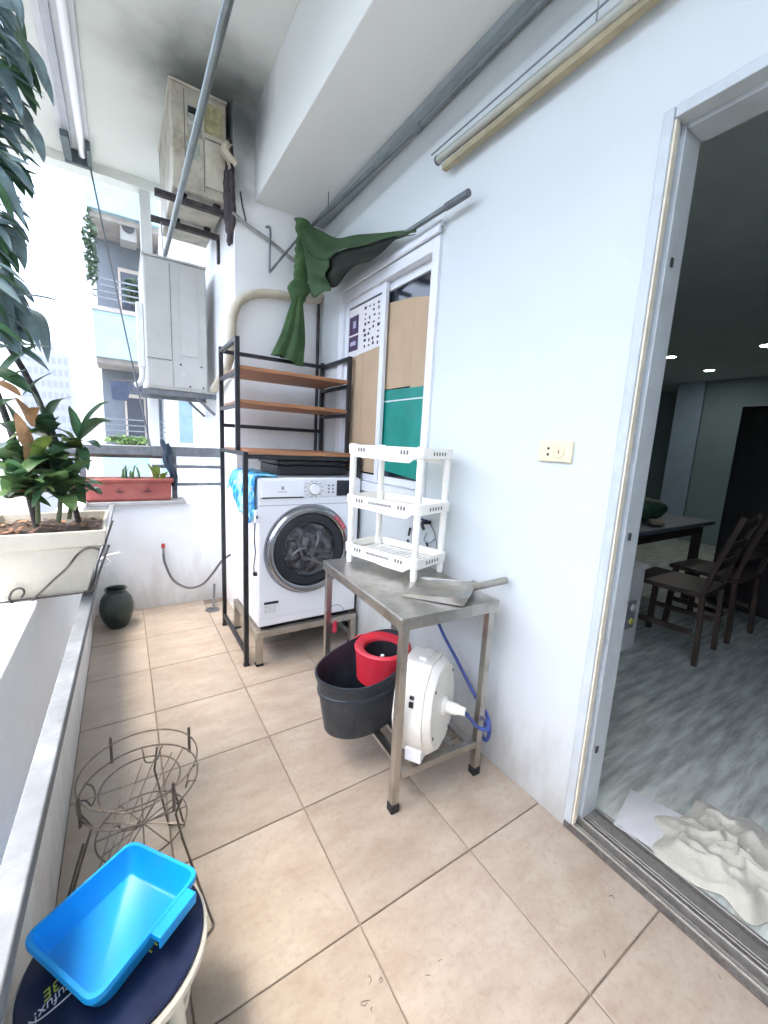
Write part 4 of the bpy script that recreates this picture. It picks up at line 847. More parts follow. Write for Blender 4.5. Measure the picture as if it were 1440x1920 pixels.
t = thing('air_conditioner', 'clean grey outdoor unit hung beyond the far parapet', 'air conditioner', (.3, 2.9, 1.56))
bx0, bx1, by, bz0, bz1 = .098, .503, 2.70, 1.575, 2.455
g = MB(); g.box(bx0, bx1, by, 3.32, bz0, bz1); g.build('casing', m_ac2, t, bevel=.018, seg=3)
def acq(nm, x0, x1, z0, z1, m, d=.002): g = MB(); g.box(x0, x1, by - d, by - .0003, z0, z1); return g.build(nm, m, t, bevel=.0012)
m_jt = mat('joint_grey', (.16, .16, .15), .7); m_jl = mat('groove_light', (.50, .52, .50), .5)
acq('panel_joint', bx0 + .165, bx0 + .169, bz0 + .21, bz1 - .02, m_jt); acq('panel_joint', bx0 + .005, bx0 + .165, bz0 + .205, bz0 + .211, m_jt); acq('raised_panel', bx0 + .225, bx1 - .06, bz0 + .25, bz1 - .06, m_ac2, .006)
acq('valve_cover', bx0 + .178, bx1 - .012, bz0 + .02, bz0 + .200, m_ac2, .010); acq('lower_panel', bx0 + .012, bx0 + .165, bz0 + .02, bz0 + .198, m_ac2, .005)
g = MB(frame((bx0 + .235, by - .0105, bz0 + .11), (1, 0, 0), (0, -1, 0))); g.lathe([(.022, 0), (.022, .002), (.018, .003), (.001, .003)], 20); g.build('knockout', m_jl, t)
for x, z in ((.22, .185), (.36, .185), (.28, .035), (.37, .035)): g = MB(frame((bx0 + x, by - .0105, bz0 + z), (1, 0, 0), (0, -1, 0))); g.lathe([(.007, 0), (.006, .003), (.001, .004)], 10); g.build('screw', m_dark, t)
g = MB(); g.box(bx0 - .004, bx1 + .004, by - .005, 3.325, bz1 + .0005, bz1 + .016); g.build('lid', m_ac2, t, bevel=.006)
for yy, lab in ((2.745, 'front grey bracket under the clean outdoor unit'), (3.20, 'rear grey bracket under the clean outdoor unit')):
    b_ = thing('wall_bracket', lab, 'bracket', (.56, yy, 1.54), 'brackets of the lower outdoor unit')
    g = MB(); g.box(.075, .5635, yy - .02, yy + .02, 1.538, 1.5735); g.build('arm', m_galv, b_, bevel=.002)
    g = MB(); g.bar((.555, yy, 1.42), (.43, yy, 1.535), .02); g.build('strut', m_galv, b_)
# insulated pipes, conduits
m_ins = mat('pipe_wrap', (.58, .52, .40), .7, var=.14, scale=16, dirt=(.45, (.34, .28, .17), 8), bump=.3, bscale=40)
def wrap_tube(name, pts, r, m, label, cat, n=8):
    c = curve(pts, n); rad = [r * (1 + .05 * math.sin(i * 1.9) + .03 * math.sin(i * 5.1)) for i in range(len(c))]
    g = MB(); g.tube(c, rad, 14); return tag(g.build(name, m, smooth=True), label, cat)
YP = YB - .035
pb = [Vector((.53, 2.62, 1.60)), Vector((.515, 2.35, 1.63)), Vector((.528, 2.10, 1.72)), Vector((.535, YP, 1.88)), Vector((.545, YP, 2.0)), Vector((.585, YP - .005, 2.09)), Vector((.68, YP, 2.155)), Vector((.82, YP, 2.185)), Vector((1.0, YP, 2.20)), Vector((1.105, YP, 2.215)), Vector((1.135, YP, 2.25))]
wrap_tube('insulated_pipe', pb, .027, m_ins, 'fat cream wrapped pipe arching over the end wall above the shelf', 'pipe')
t = thing('black_hose_bundle', 'black taped hoses running down beside the grimy outdoor unit', 'pipe', (.54, 2.1, 2.6))
for k, (dx, dy, r9) in enumerate(((0, 0, .020), (.012, -.028, .015), (-.014, .024, .017))):
    cc = curve([(.552 + dx * .3, 2.30, 3.10), (.548 + dx, 2.16 + dy, 3.0), (.540 + dx, 2.10 + dy, 2.85 - .01 * k), (.541 + dx, 2.085 + dy, 2.70), (.545 + dx, 2.09 + dy, 2.58), (.552 + dx * .4, 2.13 + dy * .5, 2.44 + .03 * k)], 7)
    g = MB(); g.tube(cc, [r9 * (1 + .10 * math.sin(q9 * 1.7 + k)) for q9 in range(len(cc))], 10); g.build('hose', m_rust, t, smooth=True)
def rag_(u, v): return Vector((.558 - .05 * u - .02 * math.sin(v * 5), 2.055 + .012 * math.sin(u * 7 + v * 5), 2.95 - .10 * v - .05 * u * v))
g = MB(); g.grid(rag_, 8, 8); g.build('torn_tape', m_ins, t, smooth=2, solid=.003)
m_con = mat('conduit_grey', (.34, .34, .31), .55, var=.2, scale=20, dirt=(.5, (.1, .09, .08), 14))
wrap_tube('conduit', [(.55, 2.055, 2.585), (.63, 2.06, 2.55), (.74, 2.06, 2.51), (.84, 2.062, 2.47), (.95, 2.062, 2.42), (1.12, 2.06, 2.35)], .011, m_con, 'thin grimy conduit slanting across the top of the end wall', 'conduit')
wrap_tube('corner_pipe', [(1.118, 2.055, .02), (1.118, 2.052, .7), (1.118, 2.055, 1.4), (1.12, 2.055, 2.36)], .011, m_rust, 'thin dark pipe running up the corner beside the window', 'pipe')
wrap_tube('loose_wire', [(.60, 2.068, 2.72), (.612, 2.062, 2.64), (.63, 2.055, 2.565)], .005, m_rust, 'short frayed wire dropping onto the slanting conduit', 'wire')
wrap_tube('hanger_hook', [(.745, 2.03, 2.555), (.765, 2.03, 2.56), (.772, 2.03, 2.53), (.768, 2.03, 2.42), (.768, 2.03, 2.315), (.776, 2.03, 2.31), (.84, 2.02, 2.40), (.93, 2.0, 2.52)], .0075, m_steelgrey, 'bent dark metal hook hanging below the beam end', 'hook', 5)
# white column and down pipe outside
g = MB(); pa, pb_ = ony(263, 420, 3.33).x, ony(284, 420, 3.33).x; g.box(pa, pb_, 3.33, 3.40, -6, ZC - .067); tag(g.build('corner_post', mat('post_white', (.70, .72, .70), .6, var=.05), bevel=.006), 'slim white post rising beyond the far parapet to the ceiling edge', 'post')
t = thing('down_pipe', 'white rain pipe with a curved foot beside the clean outdoor unit', 'pipe', (.07, 2.8, 1.5))
g = MB(); g.box(.052, .098, 2.775, 2.815, 1.72, 2.16); g.build('duct', m_alu, t, bevel=.008)
g = MB(); g.tube(curve([(.075, 2.795, 1.72), (.075, 2.795, 1.66), (.06, 2.785, 1.61), (.03, 2.77, 1.59)]), .019, 12); g.build('elbow', m_alu, t, smooth=True)

# ------------------------------------------------------------------ drying poles, hanging rods, ceiling rail
m_pole = mat('pole_steel', (.17, .20, .20), .34, .6, var=.18, scale=10)
t = thing('drying_pole', 'long dark steel drying pole hung below the ceiling', 'pole', (.22, 1.2, 2.4))
g = MB(); g.tube([(.2185, -.9, 2.40), (.221, 2.47, 2.40)], .0135, 16); g.build('pole', m_pole, t, smooth=True)
for y, xx, zt9 in ((2.50, .215, 2.5995), (-.2, .2185, ZC - .001)): g = MB(); g.tube([(xx, y, 2.39), (xx - .01, y, zt9)], .0035, 6); g.build('hanger_wire', m_steelgrey, t, smooth=True)
t = thing('drying_pole', 'grey drying pole slung under the deep beam', 'pole', (1.03, 1.0, 2.6))
g = MB(); g.tube([(1.062, -.9, 2.602), (1.058, .88, 2.60), (1.0, 1.96, 2.598)], .011, 14); g.build('pole', m_pole, t, smooth=True)
g = MB(); g.tube([(1.0575, .86, 2.60), (1.0585, .90, 2.60)], .0145, 14); g.build('joint_sleeve', m_galv, t, smooth=True)
for y, x in ((-.2, 1.0605), (1.7, 1.014)): g = MB(); g.tube([(x, y, 2.611), (x, y, 2.699)], .003, 6); g.build('hanger_wire', m_steelgrey, t, smooth=True)
g = MB(); g.box(1.068, 1.132, Y0, YB - .03, 2.668, 2.6995); tag(g.build('beam_channel', mat('channel_grey', (.33, .37, .37), .55, .2, var=.1, scale=5), bevel=.003), 'grey metal channel fixed in the corner of beam and wall', 'channel')
t = thing('hanging_rod', 'pale aluminium rod pair hung along the house wall above the doorway', 'rod', (1.1, .3, 2.43))
g = MB(); g.tube([(1.095, .775, 2.440), (1.095, -1.2, 2.402)], .016, 12); g.build('rod', mat('rod_pale', (.42, .43, .37), .45, .3, var=.06), t, smooth=True)
g = MB(); g.box(1.096, 1.122, -1.2, .752, 2.392, 2.4135); g.build('backing_strip', mat('strip_olive', (.36, .31, .19), .6, var=.15, scale=12), t)
g = MB(); g.lathe([(.018, 0), (.018, .010), (.001, .010)], 14, frame((1.095, .7755, 2.440), (1, 0, 0), (0, 1, 0))); g.build('end_cap', m_galv, t)
for y in (.10, -.6): g = MB(); g.tube([(1.095, y, 2.43 + y * .019 - .0005), (1.095, y, 2.699)], .0025, 6); g.build('hanger_wire', m_con, t)
g = MB(); g.tube([(1.075, .80, 2.462), (1.078, -1.2, 2.452)], .0035, 6); g.build('side_wire', m_steelgrey, t)
t = thing('ceiling_rail', 'long pale ceiling rail with a dark end bracket over the open side', 'rail', (-.24, 2.4, ZC))
m_rl = mat('rail_pale', (.56, .58, .60), .45, .2, var=.06, scale=6)
g = MB(); g.box(-.335, -.165, -.6, 3.05, ZC - .022, ZC - .0005); g.build('back_plate', m_rl, t, bevel=.004)
g = MB(); g.box(-.30, -.262, -.6, 3.10, ZC - .048, ZC - .0225); g.build('flange', mat('rail_grey', (.40, .42, .46), .45, .2), t, bevel=.004)
g = MB(); g.tube([(-.212, -.6, ZC - .046), (-.212, 3.16, ZC - .046)], .022, 16); g.build('tube', m_white, t, smooth=True)
g = MB(); g.box(-.318, -.272, 2.92, 3.20, ZC - .09, ZC - .049); g.box(-.186, -.160, 3.0, 3.20, ZC - .09, ZC - .0225); g.box(-.318, -.16, 3.201, 3.235, ZC - .095, ZC - .001); g.build('end_bracket', mat('bracket_slate', (.10, .13, .14), .5, .3, var=.2), t, bevel=.006)
a, b_ = Vector((-.170, 3.237, ZC - .09)), ony(284, 845, 2.575)
g = MB(); g.tube(curve([a, a.lerp(b_, .5) + Vector((0, 0, -.02)), b_], 12), .0055, 8); tag(g.build('cord', mat('cord_dark', (.09, .10, .11), .6), smooth=True), 'taut dark cord running from the ceiling rail down to the railing', 'cord')

# ------------------------------------------------------------------ green canopy cloth and its rod
m_gcl = mat('green_cloth', (.024, .062, .016), .75, var=.22, scale=10, bump=.25, bscale=200)
t = thing('cloth_rod', 'short grey rod carrying the green cloth along the window head', 'rod', (1.08, 1.0, 2.22))
g = MB(); g.tube([(1.092, .575, 2.226), (1.088, 1.0, 2.235), (1.07, 1.80, 2.40)], .011, 12); g.build('rod', m_pole, t, smooth=True)
g = MB(); g.tube([(1.092, .570, 2.226), (1.0905, .70, 2.229)], .0145, 12); g.build('sleeve', m_galv, t, smooth=True)
t = thing('green_cloth', 'dark green cloth slung over the rod and knotted at the beam end', 'cloth', (1.0, 1.6, 2.3))
tops = curve([Vector((1.09, .90, 2.222)), Vector((1.082, 1.15, 2.30)), Vector((1.07, 1.40, 2.375)), Vector((1.05, 1.62, 2.43)), Vector((1.0, 1.80, 2.53)), Vector((.955, 1.92, 2.60))], 8)
bots = curve([Vector((1.09, .905, 2.205)), Vector((1.03, 1.16, 2.17)), Vector((.985, 1.40, 2.14)), Vector((.985, 1.62, 2.12)), Vector((.955, 1.78, 2.16)), Vector((.945, 1.90, 2.50))], 8)
def sag(u, v):
    k = u * (len(tops) - 1); i = min(int(k), len(tops) - 2); f = k - i
    a = tops[i].lerp(tops[i + 1], f); b_ = bots[i].lerp(bots[i + 1], f)
    p = a.lerp(b_, v); bel = math.sin(v * math.pi) * math.sin(min(1, u * 1.2) * math.pi * .8)
    return p + Vector((-.055 * bel + .012 * math.sin(v * 17 + u * 9) * math.sin(u * math.pi), .0, -.012 * math.sin(u * 21 + v * 4) * v))
g = MB(); g.grid(lambda u, v: sag(u, v * .42), 40, 10); g.build('swag', m_gcl, t, smooth=2, solid=.003)
g = MB(); g.grid(lambda u, v: sag(.56 + .44 * u, .4201 + v * .58), 20, 14); g.build('swag', m_gcl, t, smooth=2, solid=.003)
g = MB(); g.grid(lambda u, v: sag(.03 + .62 * u, .385 + v * .52 * min(1, .12 + u * 2.6)) + Vector((.022, 0, 0)), 30, 14); g.build('swag_shade', mat('swag_shade_dark', (.006, .013, .006), .9, var=.3), t, smooth=2, solid=.003)  # dark sheet standing in for the shade inside the swag
def tail(u, v):    # twisted hanging end: u around, v down
    z = 2.615 - v * .83; a = u * 2 * math.pi
    if v < .18: r = .050 - .006 * math.sin(v * 70)
    elif v < .42: r = .042 + .014 * abs(math.sin((v - .18) * 55 + a))
    elif v < .50: r = .04 + .035 * math.sin((v - .42) / .08 * 1.5)
    elif v < .58: r = .075 - .045 * ((v - .50) / .08)
    else: r = .030 + .058 * ((v - .58) / .42)
    cx = .945 - (.0 if v < .5 else (v - .5) * .19) + .012 * math.sin(v * 9); cy = 1.93
    fold = 1 + (.26 * math.sin(6 * a + v * 4) if v > .55 else .10 * math.sin(3 * a + v * 22))
    zz = z - (.05 * max(0, math.sin(a + 2.2)) if v > .97 else 0)
    return Vector((cx + r * fold * math.cos(a), cy + r * fold * .55 * math.sin(a), zz))
g = MB(); g.grid(tail, 60, 70); g.build('knotted_tail', mat('green_cloth_pale', (.040, .098, .026), .7, var=.3, scale=9, bump=.25, bscale=200), t, smooth=2)

# ------------------------------------------------------------------ far railing, cloth strip, wooden trough behind
t = thing('far_railing', 'grey metal railing with flat bars beyond the far parapet', 'railing', (.35, 2.59, .76))
for z0, z1 in ((1.095, 1.165), (1.010, 1.034), (.880, .903)): g = MB(); g.box(.10, .5645, 2.572, 2.590, z0, z1); g.build('bar', m_galv, t, bevel=.003)
for x in (.242, -.30): g = MB(); g.box(x - .018, x + .018, 2.5905, 2.612, .761, 1.165); g.build('post', m_galv, t, bevel=.003)
for z0, z1 in ((1.10, 1.16), (.88, .903)): g = MB(); g.box(-.41, .0995, 2.573, 2.589, z0, z1); g.build('bar', m_galv, t, bevel=.003)
g = MB(); g.box(-.40, .20, 2.64, 2.72, 1.075, 1.125); tag(g.build('wooden_trough', mat('old_wood', (.09, .075, .065), .85, var=.5, scale=8, stretch=(1, 8, 8)), bevel=.006), 'weathered dark plank fixed behind the far railing', 'plank')
def strip(u, v): return Vector((.155 + .05 * u + .06 * v + .01 * math.sin(v * 11), 2.560 + .008 * math.sin(u * 9 + v * 6), 1.20 - .33 * v + .02 * math.sin(u * 6)))
g = MB(); g.grid(strip, 10, 18); tag(g.build('rag', mat('rag_blue', (.03, .05, .075), .85, var=.4, scale=14), smooth=2, solid=.008), 'dark blue rag hanging over the far railing', 'rag')

# ------------------------------------------------------------------ plants
def leafmat(name, col, var=.3):
    m = mat(name, col, .36, var=var, scale=16, rnd=.25, rvar=.08, bump=.15, bscale=50)
    n = m.node_tree.nodes; L = m.node_tree.links; b = n['Principled BSDF']; o = n['Material Output']
    tr = n.new('ShaderNodeBsdfTranslucent'); mx = n.new('ShaderNodeMixShader'); mx.inputs[0].default_value = .35
    L.new(b.inputs['Base Color'].links[0].from_socket, tr.inputs['Color']); L.new(b.outputs[0], mx.inputs[1]); L.new(tr.outputs[0], mx.inputs[2]); L.new(mx.outputs[0], o.inputs['Surface'])
    return m
m_lf = leafmat('leaf_green', (.085, .155, .055)); m_lf2 = leafmat('leaf_dark', (.050, .115, .052)); m_lfo = leafmat('leaf_rust', (.30, .17, .08)); m_lfy = leafmat('leaf_lime', (.17, .24, .05))
m_lfd = leafmat('leaf_flare_haze', (.17, .245, .255))  # pale blue tint puts lens flare haze into the leaf colour
def leaf(base, tip, wd, droop, m, parent, up=(0, 0, 1), name='leaf', fold=.25, n=9):
    base, tip = Vector(base), Vector(tip); ax = tip - base; L = ax.length; side = ax.cross(Vector(up))
    if side.length < 1e-5: side = Vector((1, 0, 0))
    side.normalize(); g = MB(); rows = []; tw = random.uniform(-.5, .5); wv = random.uniform(0, 6)
    for i in range(n + 1):
        s = i / n; c = base + ax * s + Vector(up) * (droop * L * math.sin(math.pi * s) ) - Vector((0, 0, 1)) * (droop * .4 * L * s * s)
        wq = 2.6 * wd * ((s * .96 + .04) ** .62) * ((1 - s) ** .78) + .0006
        sd = (side + Vector(up) * tw * s).normalized(); nrm_ = sd.cross(ax.normalized())
        if nrm_.dot(Vector(up)) < 0: nrm_ = -nrm_
        ed = nrm_ * wq * (fold + .08 * math.sin(s * 9 + wv))
        rows.append([g.v(c - sd * wq + ed), g.v(c - sd * wq * .5 + ed * .35), g.v(c), g.v(c + sd * wq * .5 + ed * .35), g.v(c + sd * wq + ed)])
    for A, B in zip(rows, rows[1:]):
        for k in range(4): g.f([A[k], A[k + 1], B[k + 1], B[k]])
    return g.build(name, m, parent, smooth=2)

# off-white planter box hung by an iron holder over the parapet
m_pl = mat('planter_plastic', (.50, .47, .38), .65, var=.12, scale=6, dirt=(.6, (.30, .26, .19), 6), bump=.2, bscale=30)
grime(m_pl, 1.1, .35, (.25, .2, .13, 1), 14)
m_soil = mat('soil', (.055, .035, .022), .95, var=.5, scale=40, bump=.8, bscale=60)
cx = -.262; t = thing('planter_box', 'stained off-white planter box hung over the parapet', 'planter', (cx, .75, ZP))
zb0, zb1 = ZP + .002, .985; ys = (.625, .905)
def ploop(hw, y0, y1, z): return [(cx - hw, y0, z), (cx + hw, y0, z), (cx + hw, y1, z), (cx - hw, y1, z)]
g = MB(); L_ = [ploop(.088, .632, .900, zb0), ploop(.128, .603, .925, .938), ploop(.135, .596, .932, .940), ploop(.143, .590, .938, zb1), ploop(.133, .600, .928, zb1), ploop(.118, .612, .916, .93), ploop(.10, .64, .89, .92)]
rs = [[g.v(p) for p in l] for l in L_]
for A, B in zip(rs, rs[1:]):
    for k in range(4): g.f([A[k], A[(k + 1) % 4], B[(k + 1) % 4], B[k]])
g.f(rs[0][::-1]); g.f(rs[-1]); g.build('box', m_pl, t, bevel=.006, seg=3)
def soilf(u, v): return Vector((cx - .121 + .242 * u, .609 + .31 * v, .958 + .010 * fbm(u * 7, v * 7)))
g = MB(); g.grid(soilf, 22, 26); g.build('soil', m_soil, t, smooth=2)
m_litter = mat('leaf_litter', (.30, .14, .06), .8, var=.5, scale=30, rnd=.5)
g = MB()
for k in range(90):
    u, v = random.random(), random.random(); p = soilf(u, v) + Vector((0, 0, .008)); a = random.uniform(0, 6.3); s = random.uniform(.006, .014)
    d1 = Vector((math.cos(a), math.sin(a), random.uniform(-.3, .3))) * s; d2 = Vector((-math.sin(a), math.cos(a), random.uniform(-.3, .3))) * s * .45
    g.f([g.v(p - d1), g.v(p + d2), g.v(p + d1), g.v(p - d2)])
tag(g.build('leaf_litter', m_litter, t), kind='stuff')
m_iron = mat('iron_rusty', (.10, .085, .075), .7, .5, var=.5, scale=30)
t2 = thing('planter_holder', 'thin iron scroll holder clasping the off-white planter box', 'holder', (cx, .6, ZP))
def pf(x, y): return ony(x, y, .600 + (1060 - y) / 1060 * -.02 - .012 + max(0, y - 1000) * .0002)
sc_ = [(40, 1120), (45, 1113), (44, 1106), (36, 1103), (24, 1108), (18, 1120), (22, 1130), (38, 1135), (55, 1130), (75, 1112), (100, 1088), (125, 1065), (145, 1040), (160, 1029), (175, 1027), (186, 1031)]
g = MB(); g.tube(curve([pf(x, y) for x, y in sc_], 5), .0028, 6); g.build('scroll', m_iron, t2, smooth=True)
g = MB(); g.tube([(cx - .100, .618, ZP + .004), (cx + .100, .618, ZP + .004)], .003, 6); g.tube([(cx + .100, .618, ZP + .004), (cx + .146, .575, .945)], .003, 6); g.build('front_frame', m_iron, t2)
g = MB(); g.tube([(cx + .100, .618, ZP + .004), (cx + .100, .91, ZP + .004)], .003, 6); g.tube([(cx + .101, .915, ZP + .004), (cx + .150, .945, .945)], .003, 6); g.build('side_frame', m_iron, t2)
# leafy plant: rosettes of broad pointed leaves
t = thing('foliage_plant', 'bushy green plant with broad pointed leaves in the off-white planter', 'plant', (-.23, .75, .96))
def pxp(x, y, Y): return ony(x, y, Y)
def stem(pts, r, m, parent): g = MB(); g.tube(curve(pts), r, 8); return g.build('stem', m, parent, smooth=True)
m_stem = mat('plant_stem', (.10, .12, .05), .6, var=.3, scale=20)
hubs = [((105, 925), .74, 16, (20, 200)), ((60, 905), .78, 12, (0, 180)), ((150, 830), .80, 10, (0, 200)), ((130, 900), .70, 10, (0, 0))]
spec = [  # base px, tip px, depth of base, depth of tip, half width, material
    ((150, 820), (205, 748), .78, .76, .020, m_lf2), ((148, 822), (130, 760), .78, .80, .016, m_lf2), ((150, 825), (210, 785), .78, .72, .022, m_lf2), ((146, 828), (188, 838), .78, .70, .018, m_lf2), ((142, 830), (95, 800), .78, .80, .018, m_lf), ((148, 835), (165, 880), .78, .70, .014, m_lf2),
    ((112, 930), (140, 955), .70, .60, .022, m_lf), ((118, 905), (175, 860), .72, .66, .020, m_lf), ((120, 905), (85, 850), .72, .74, .018, m_lf2), ((115, 910), (60, 880), .72, .66, .022, m_lf), ((118, 915), (165, 905), .70, .62, .018, m_lf), ((112, 920), (45, 925), .70, .62, .018, m_lf), ((110, 900), (112, 840), .74, .76, .017, m_lf2), ((105, 905), (150, 850), .75, .70, .017, m_lf2),
    ((60, 905), (20, 850), .76, .72, .020, m_lf), ((60, 905), (75, 845), .76, .74, .018, m_lf), ((58, 908), (5, 880), .76, .70, .022, m_lf2), ((62, 905), (40, 835), .76, .78, .018, m_lf2), ((60, 912), (15, 930), .74, .64, .018, m_lf), ((60, 905), (52, 800), .74, .70, .012, m_lfo), ((48, 840), (30, 770), .72, .68, .013, m_lfo), ((62, 800), (28, 742), .74, .70, .014, m_lfo), ((60, 790), (72, 760), .74, .68, .011, m_lfo), ((55, 905), (5, 895), .72, .68, .012, m_lfo), ((75, 925), (22, 922), .70, .64, .010, m_lfo), ((65, 860), (95, 815), .72, .66, .018, m_lfy),
    ((30, 800), (0, 745), .80, .80, .026, m_lf2), ((30, 810), (5, 790), .80, .72, .026, m_lf2), ((85, 790), (135, 740), .80, .76, .022, m_lf2), ((80, 790), (60, 730), .80, .80, .018, m_lf2), ((35, 830), (0, 840), .80, .74, .022, m_lf2), ((90, 860), (40, 890), .74, .64, .020, m_lf), ((100, 880), (60, 950), .72, .62, .014, m_lf2), ((110, 885), (185, 925), .74, .70, .014, m_lf2), ((125, 880), (160, 935), .76, .70, .014, m_lf2)]
for b0, t0, Yb, Yt, wd, m in spec: leaf(pxp(*b0, Yb), pxp(*t0, Yt), wd, random.uniform(.05, .16), m, t)
rn = random.Random(5)
for k in range(140):
    hx_, hy_, Yb = rn.choice(((112, 935, .72), (60, 935, .76), (30, 880, .80), (95, 880, .78), (148, 845, .79), (85, 820, .80), (20, 935, .74), (125, 915, .74), (150, 930, .78), (40, 910, .70)))
    a = rn.uniform(-.25, 3.4); L = rn.uniform(40, 85); tx, ty = hx_ + L * math.cos(a) * 1.0, hy_ - L * math.sin(a) * .75
    if tx > 200 or ty < 745 or (ty < 800 and tx > 120): continue
    leaf(pxp(hx_, hy_, Yb), pxp(tx, ty, Yb + rn.uniform(-.12, .04)), rn.uniform(.016, .023), rn.uniform(.06, .2), rn.choice((m_lf, m_lf, m_lf2, m_lf2, m_lf, m_lfy if rn.random() < .25 else m_lf)), t)
for b0, b1, Yb in (((108, 960), (112, 905), .72), ((70, 962), (60, 900), .76), ((128, 955), (148, 825), .80), ((60, 900), (35, 800), .78), ((100, 900), (84, 788), .80)): stem([pxp(*b0, Yb) + Vector((0, 0, -.03)), pxp((b0[0] + b1[0]) / 2 + 4, (b0[1] + b1[1]) / 2, Yb), pxp(*b1, Yb)], .006, m_stem, t)
# tall drooping plant over the open side: canes rising from the planter to crowns of long leaves
t = thing('dracaena', 'tall plant with long drooping leaves coloured with flare haze along the open side', 'plant', (-.33, .78, .96))
m_cane = mat('cane', (.06, .055, .05), .8, var=.6, scale=30, stretch=(1, 1, 5), bump=.5, bscale=30)
for pts in ([(-.20, .86, .95), (-.235, .86, 1.18), (-.29, .86, 1.38), (-.37, .86, 1.60), (-.40, .84, 1.95)], [(-.30, .82, .95), (-.33, .82, 1.2), (-.385, .80, 1.5), (-.41, .76, 1.8), (-.42, .70, 2.25)]):
    g = MB(); g.tube(curve(pts), .008, 10); g.build('cane', m_cane, t, smooth=True)
env = [(0, 46), (60, 48), (110, 60), (150, 72), (185, 104), (215, 70), (260, 60), (310, 86), (345, 70), (380, 62), (440, 68), (480, 50), (540, 52), (565, 70), (600, 42), (640, 80), (670, 98), (700, 60)]
def envx(y):
    for (y0, x0), (y1, x1) in zip(env, env[1:]):
        if y0 <= y <= y1: return x0 + (x1 - x0) * (y - y0) / (y1 - y0)
    return 50
rn = random.Random(11)
for i in range(150):
    y = 6 + i * 4.5; k_ = rn.random(); x = envx(y) * (1 - .75 * k_ ** 1.5) + rn.uniform(-4, 3); Yt = rn.uniform(.60, .82)
    L = rn.uniform(90, 190); a = rn.uniform(-.1, 1.2)
    tp = ony(x, y, Yt); bs_ = ony(x - L * math.cos(a), y - L * math.sin(a), Yt + rn.uniform(.02, .16))
    leaf(bs_, tp, rn.uniform(.014, .022), rn.uniform(.04, .16), rn.choice((m_lfd, m_lfd, m_lf2)), t, up=(.3, -.35, .9), n=8)
for b0, t0, Yb, Yt, wd, m in (((-25, 660), (100, 650), .80, .74, .020, m_lf2), ((-20, 630), (92, 692), .78, .72, .020, m_lfd), ((-15, 720), (75, 640), .80, .76, .020, m_lf2), ((-20, 690), (60, 735), .78, .72, .020, m_lf2), ((40, 745), (100, 695), .80, .74, .016, m_lf2), ((-10, 715), (40, 742), .74, .70, .012, m_lfo), ((-20, 600), (55, 640), .78, .72, .020, m_lfd), ((-20, 570), (45, 628), .78, .74, .022, m_lfd), ((-15, 560), (118, 563), .78, .72, .006, m_lfd), ((-20, 740), (50, 690), .8, .74, .018, m_lf2), ((-15, 770), (45, 745), .8, .72, .02, m_lf2), ((-20, 540), (52, 590), .78, .74, .020, m_lfd)):
    leaf(ony(*b0, Yb), ony(*t0, Yt), wd, .08, m, t, up=(.2, -.5, .8))
# red planter with seedlings on the far parapet
m_terra = mat('red_planter', (.30, .070, .055), .55, var=.10, scale=8, dirt=(.25, (.42, .22, .18), 7))
t = thing('red_planter', 'red oblong planter with moulded emblem on the far parapet', 'planter', (-.05, 2.55, .79))
g = MB(); X0, X1, Ya, Yb_ = -.345, .222, 2.462, 2.64
def rl(i, z): return [(X0 + i, Ya + i, z), (X1 - i, Ya + i, z), (X1 - i, Yb_ - i, z), (X0 + i, Yb_ - i, z)]
rs = [[g.v(p) for p in l] for l in (rl(.022, .7895), rl(.012, .805), rl(.014, .812), rl(.012, .915), rl(.0, .920), rl(-.004, .942), rl(.008, .944), rl(.016, .925))]
for A, B in zip(rs, rs[1:]):
    for k in range(4): g.f([A[k], A[(k + 1) % 4], B[(k + 1) % 4], B[k]])
g.f(rs[0][::-1]); g.f(rs[-1]); g.build('trough', m_terra, t, bevel=.005, seg=3)
m_emb = mat('emblem_dark', (.09, .03, .03), .6)
def emb(cx_, s):
    g = MB(frame((cx_, Ya + .0105, .863), (1, 0, 0), (0, -1, 0)))
    g.prism([(-.05 * s, 0), (-.02 * s, -.008), (.0, -.012), (.02 * s, -.008), (.05 * s, 0), (.02 * s, -.003), (0, .0), (-.02 * s, -.003)], 0, .003); g.prism([(-.012 * s, .003), (0, .018), (.012 * s, .003), (0, .006)], 0, .003); g.build('emblem', m_emb, t)
emb(.063, 1); emb(-.10, .6)
def soil2(u, v): return Vector((X0 + .02 + (X1 - X0 - .04) * u, Ya + .02 + (Yb_ - Ya - .04) * v, .935 + .006 * fbm(u * 16, v * 5)))
g = MB(); g.grid(soil2, 40, 12); g.build('soil', mat('soil_red', (.17, .09, .06), .95, var=.5, scale=40, bump=.8, bscale=60), t, smooth=2)
t = thing('lettuce_seedling', 'small bright green seedling at the end of the red planter', 'plant', (.13, 2.55, .94))
for bx_, by_, tx_, ty_, wd in ((.115, 2.54, .065, 1.055, .030), (.12, 2.53, .13, 1.04, .026), (.15, 2.54, .175, .985, .018), (.16, 2.54, .20, .975, .014), (.125, 2.55, .10, 1.01, .022), (.17, 2.55, .20, 1.0, .014)): leaf((bx_, by_, .935), (tx_, by_ - .03, ty_), wd, .1, m_lfy, t)
t = thing('pale_herb', 'sparse pale green herb in the middle of the red planter', 'plant', (-.02, 2.55, .94))
for k in range(14):
    x = random.uniform(-.09, .03); leaf((x, 2.55, .935), (x + random.uniform(-.05, .05), 2.55 + random.uniform(-.05, .05), .96 + random.uniform(.02, .10)), .007, .1, m_lf, t)

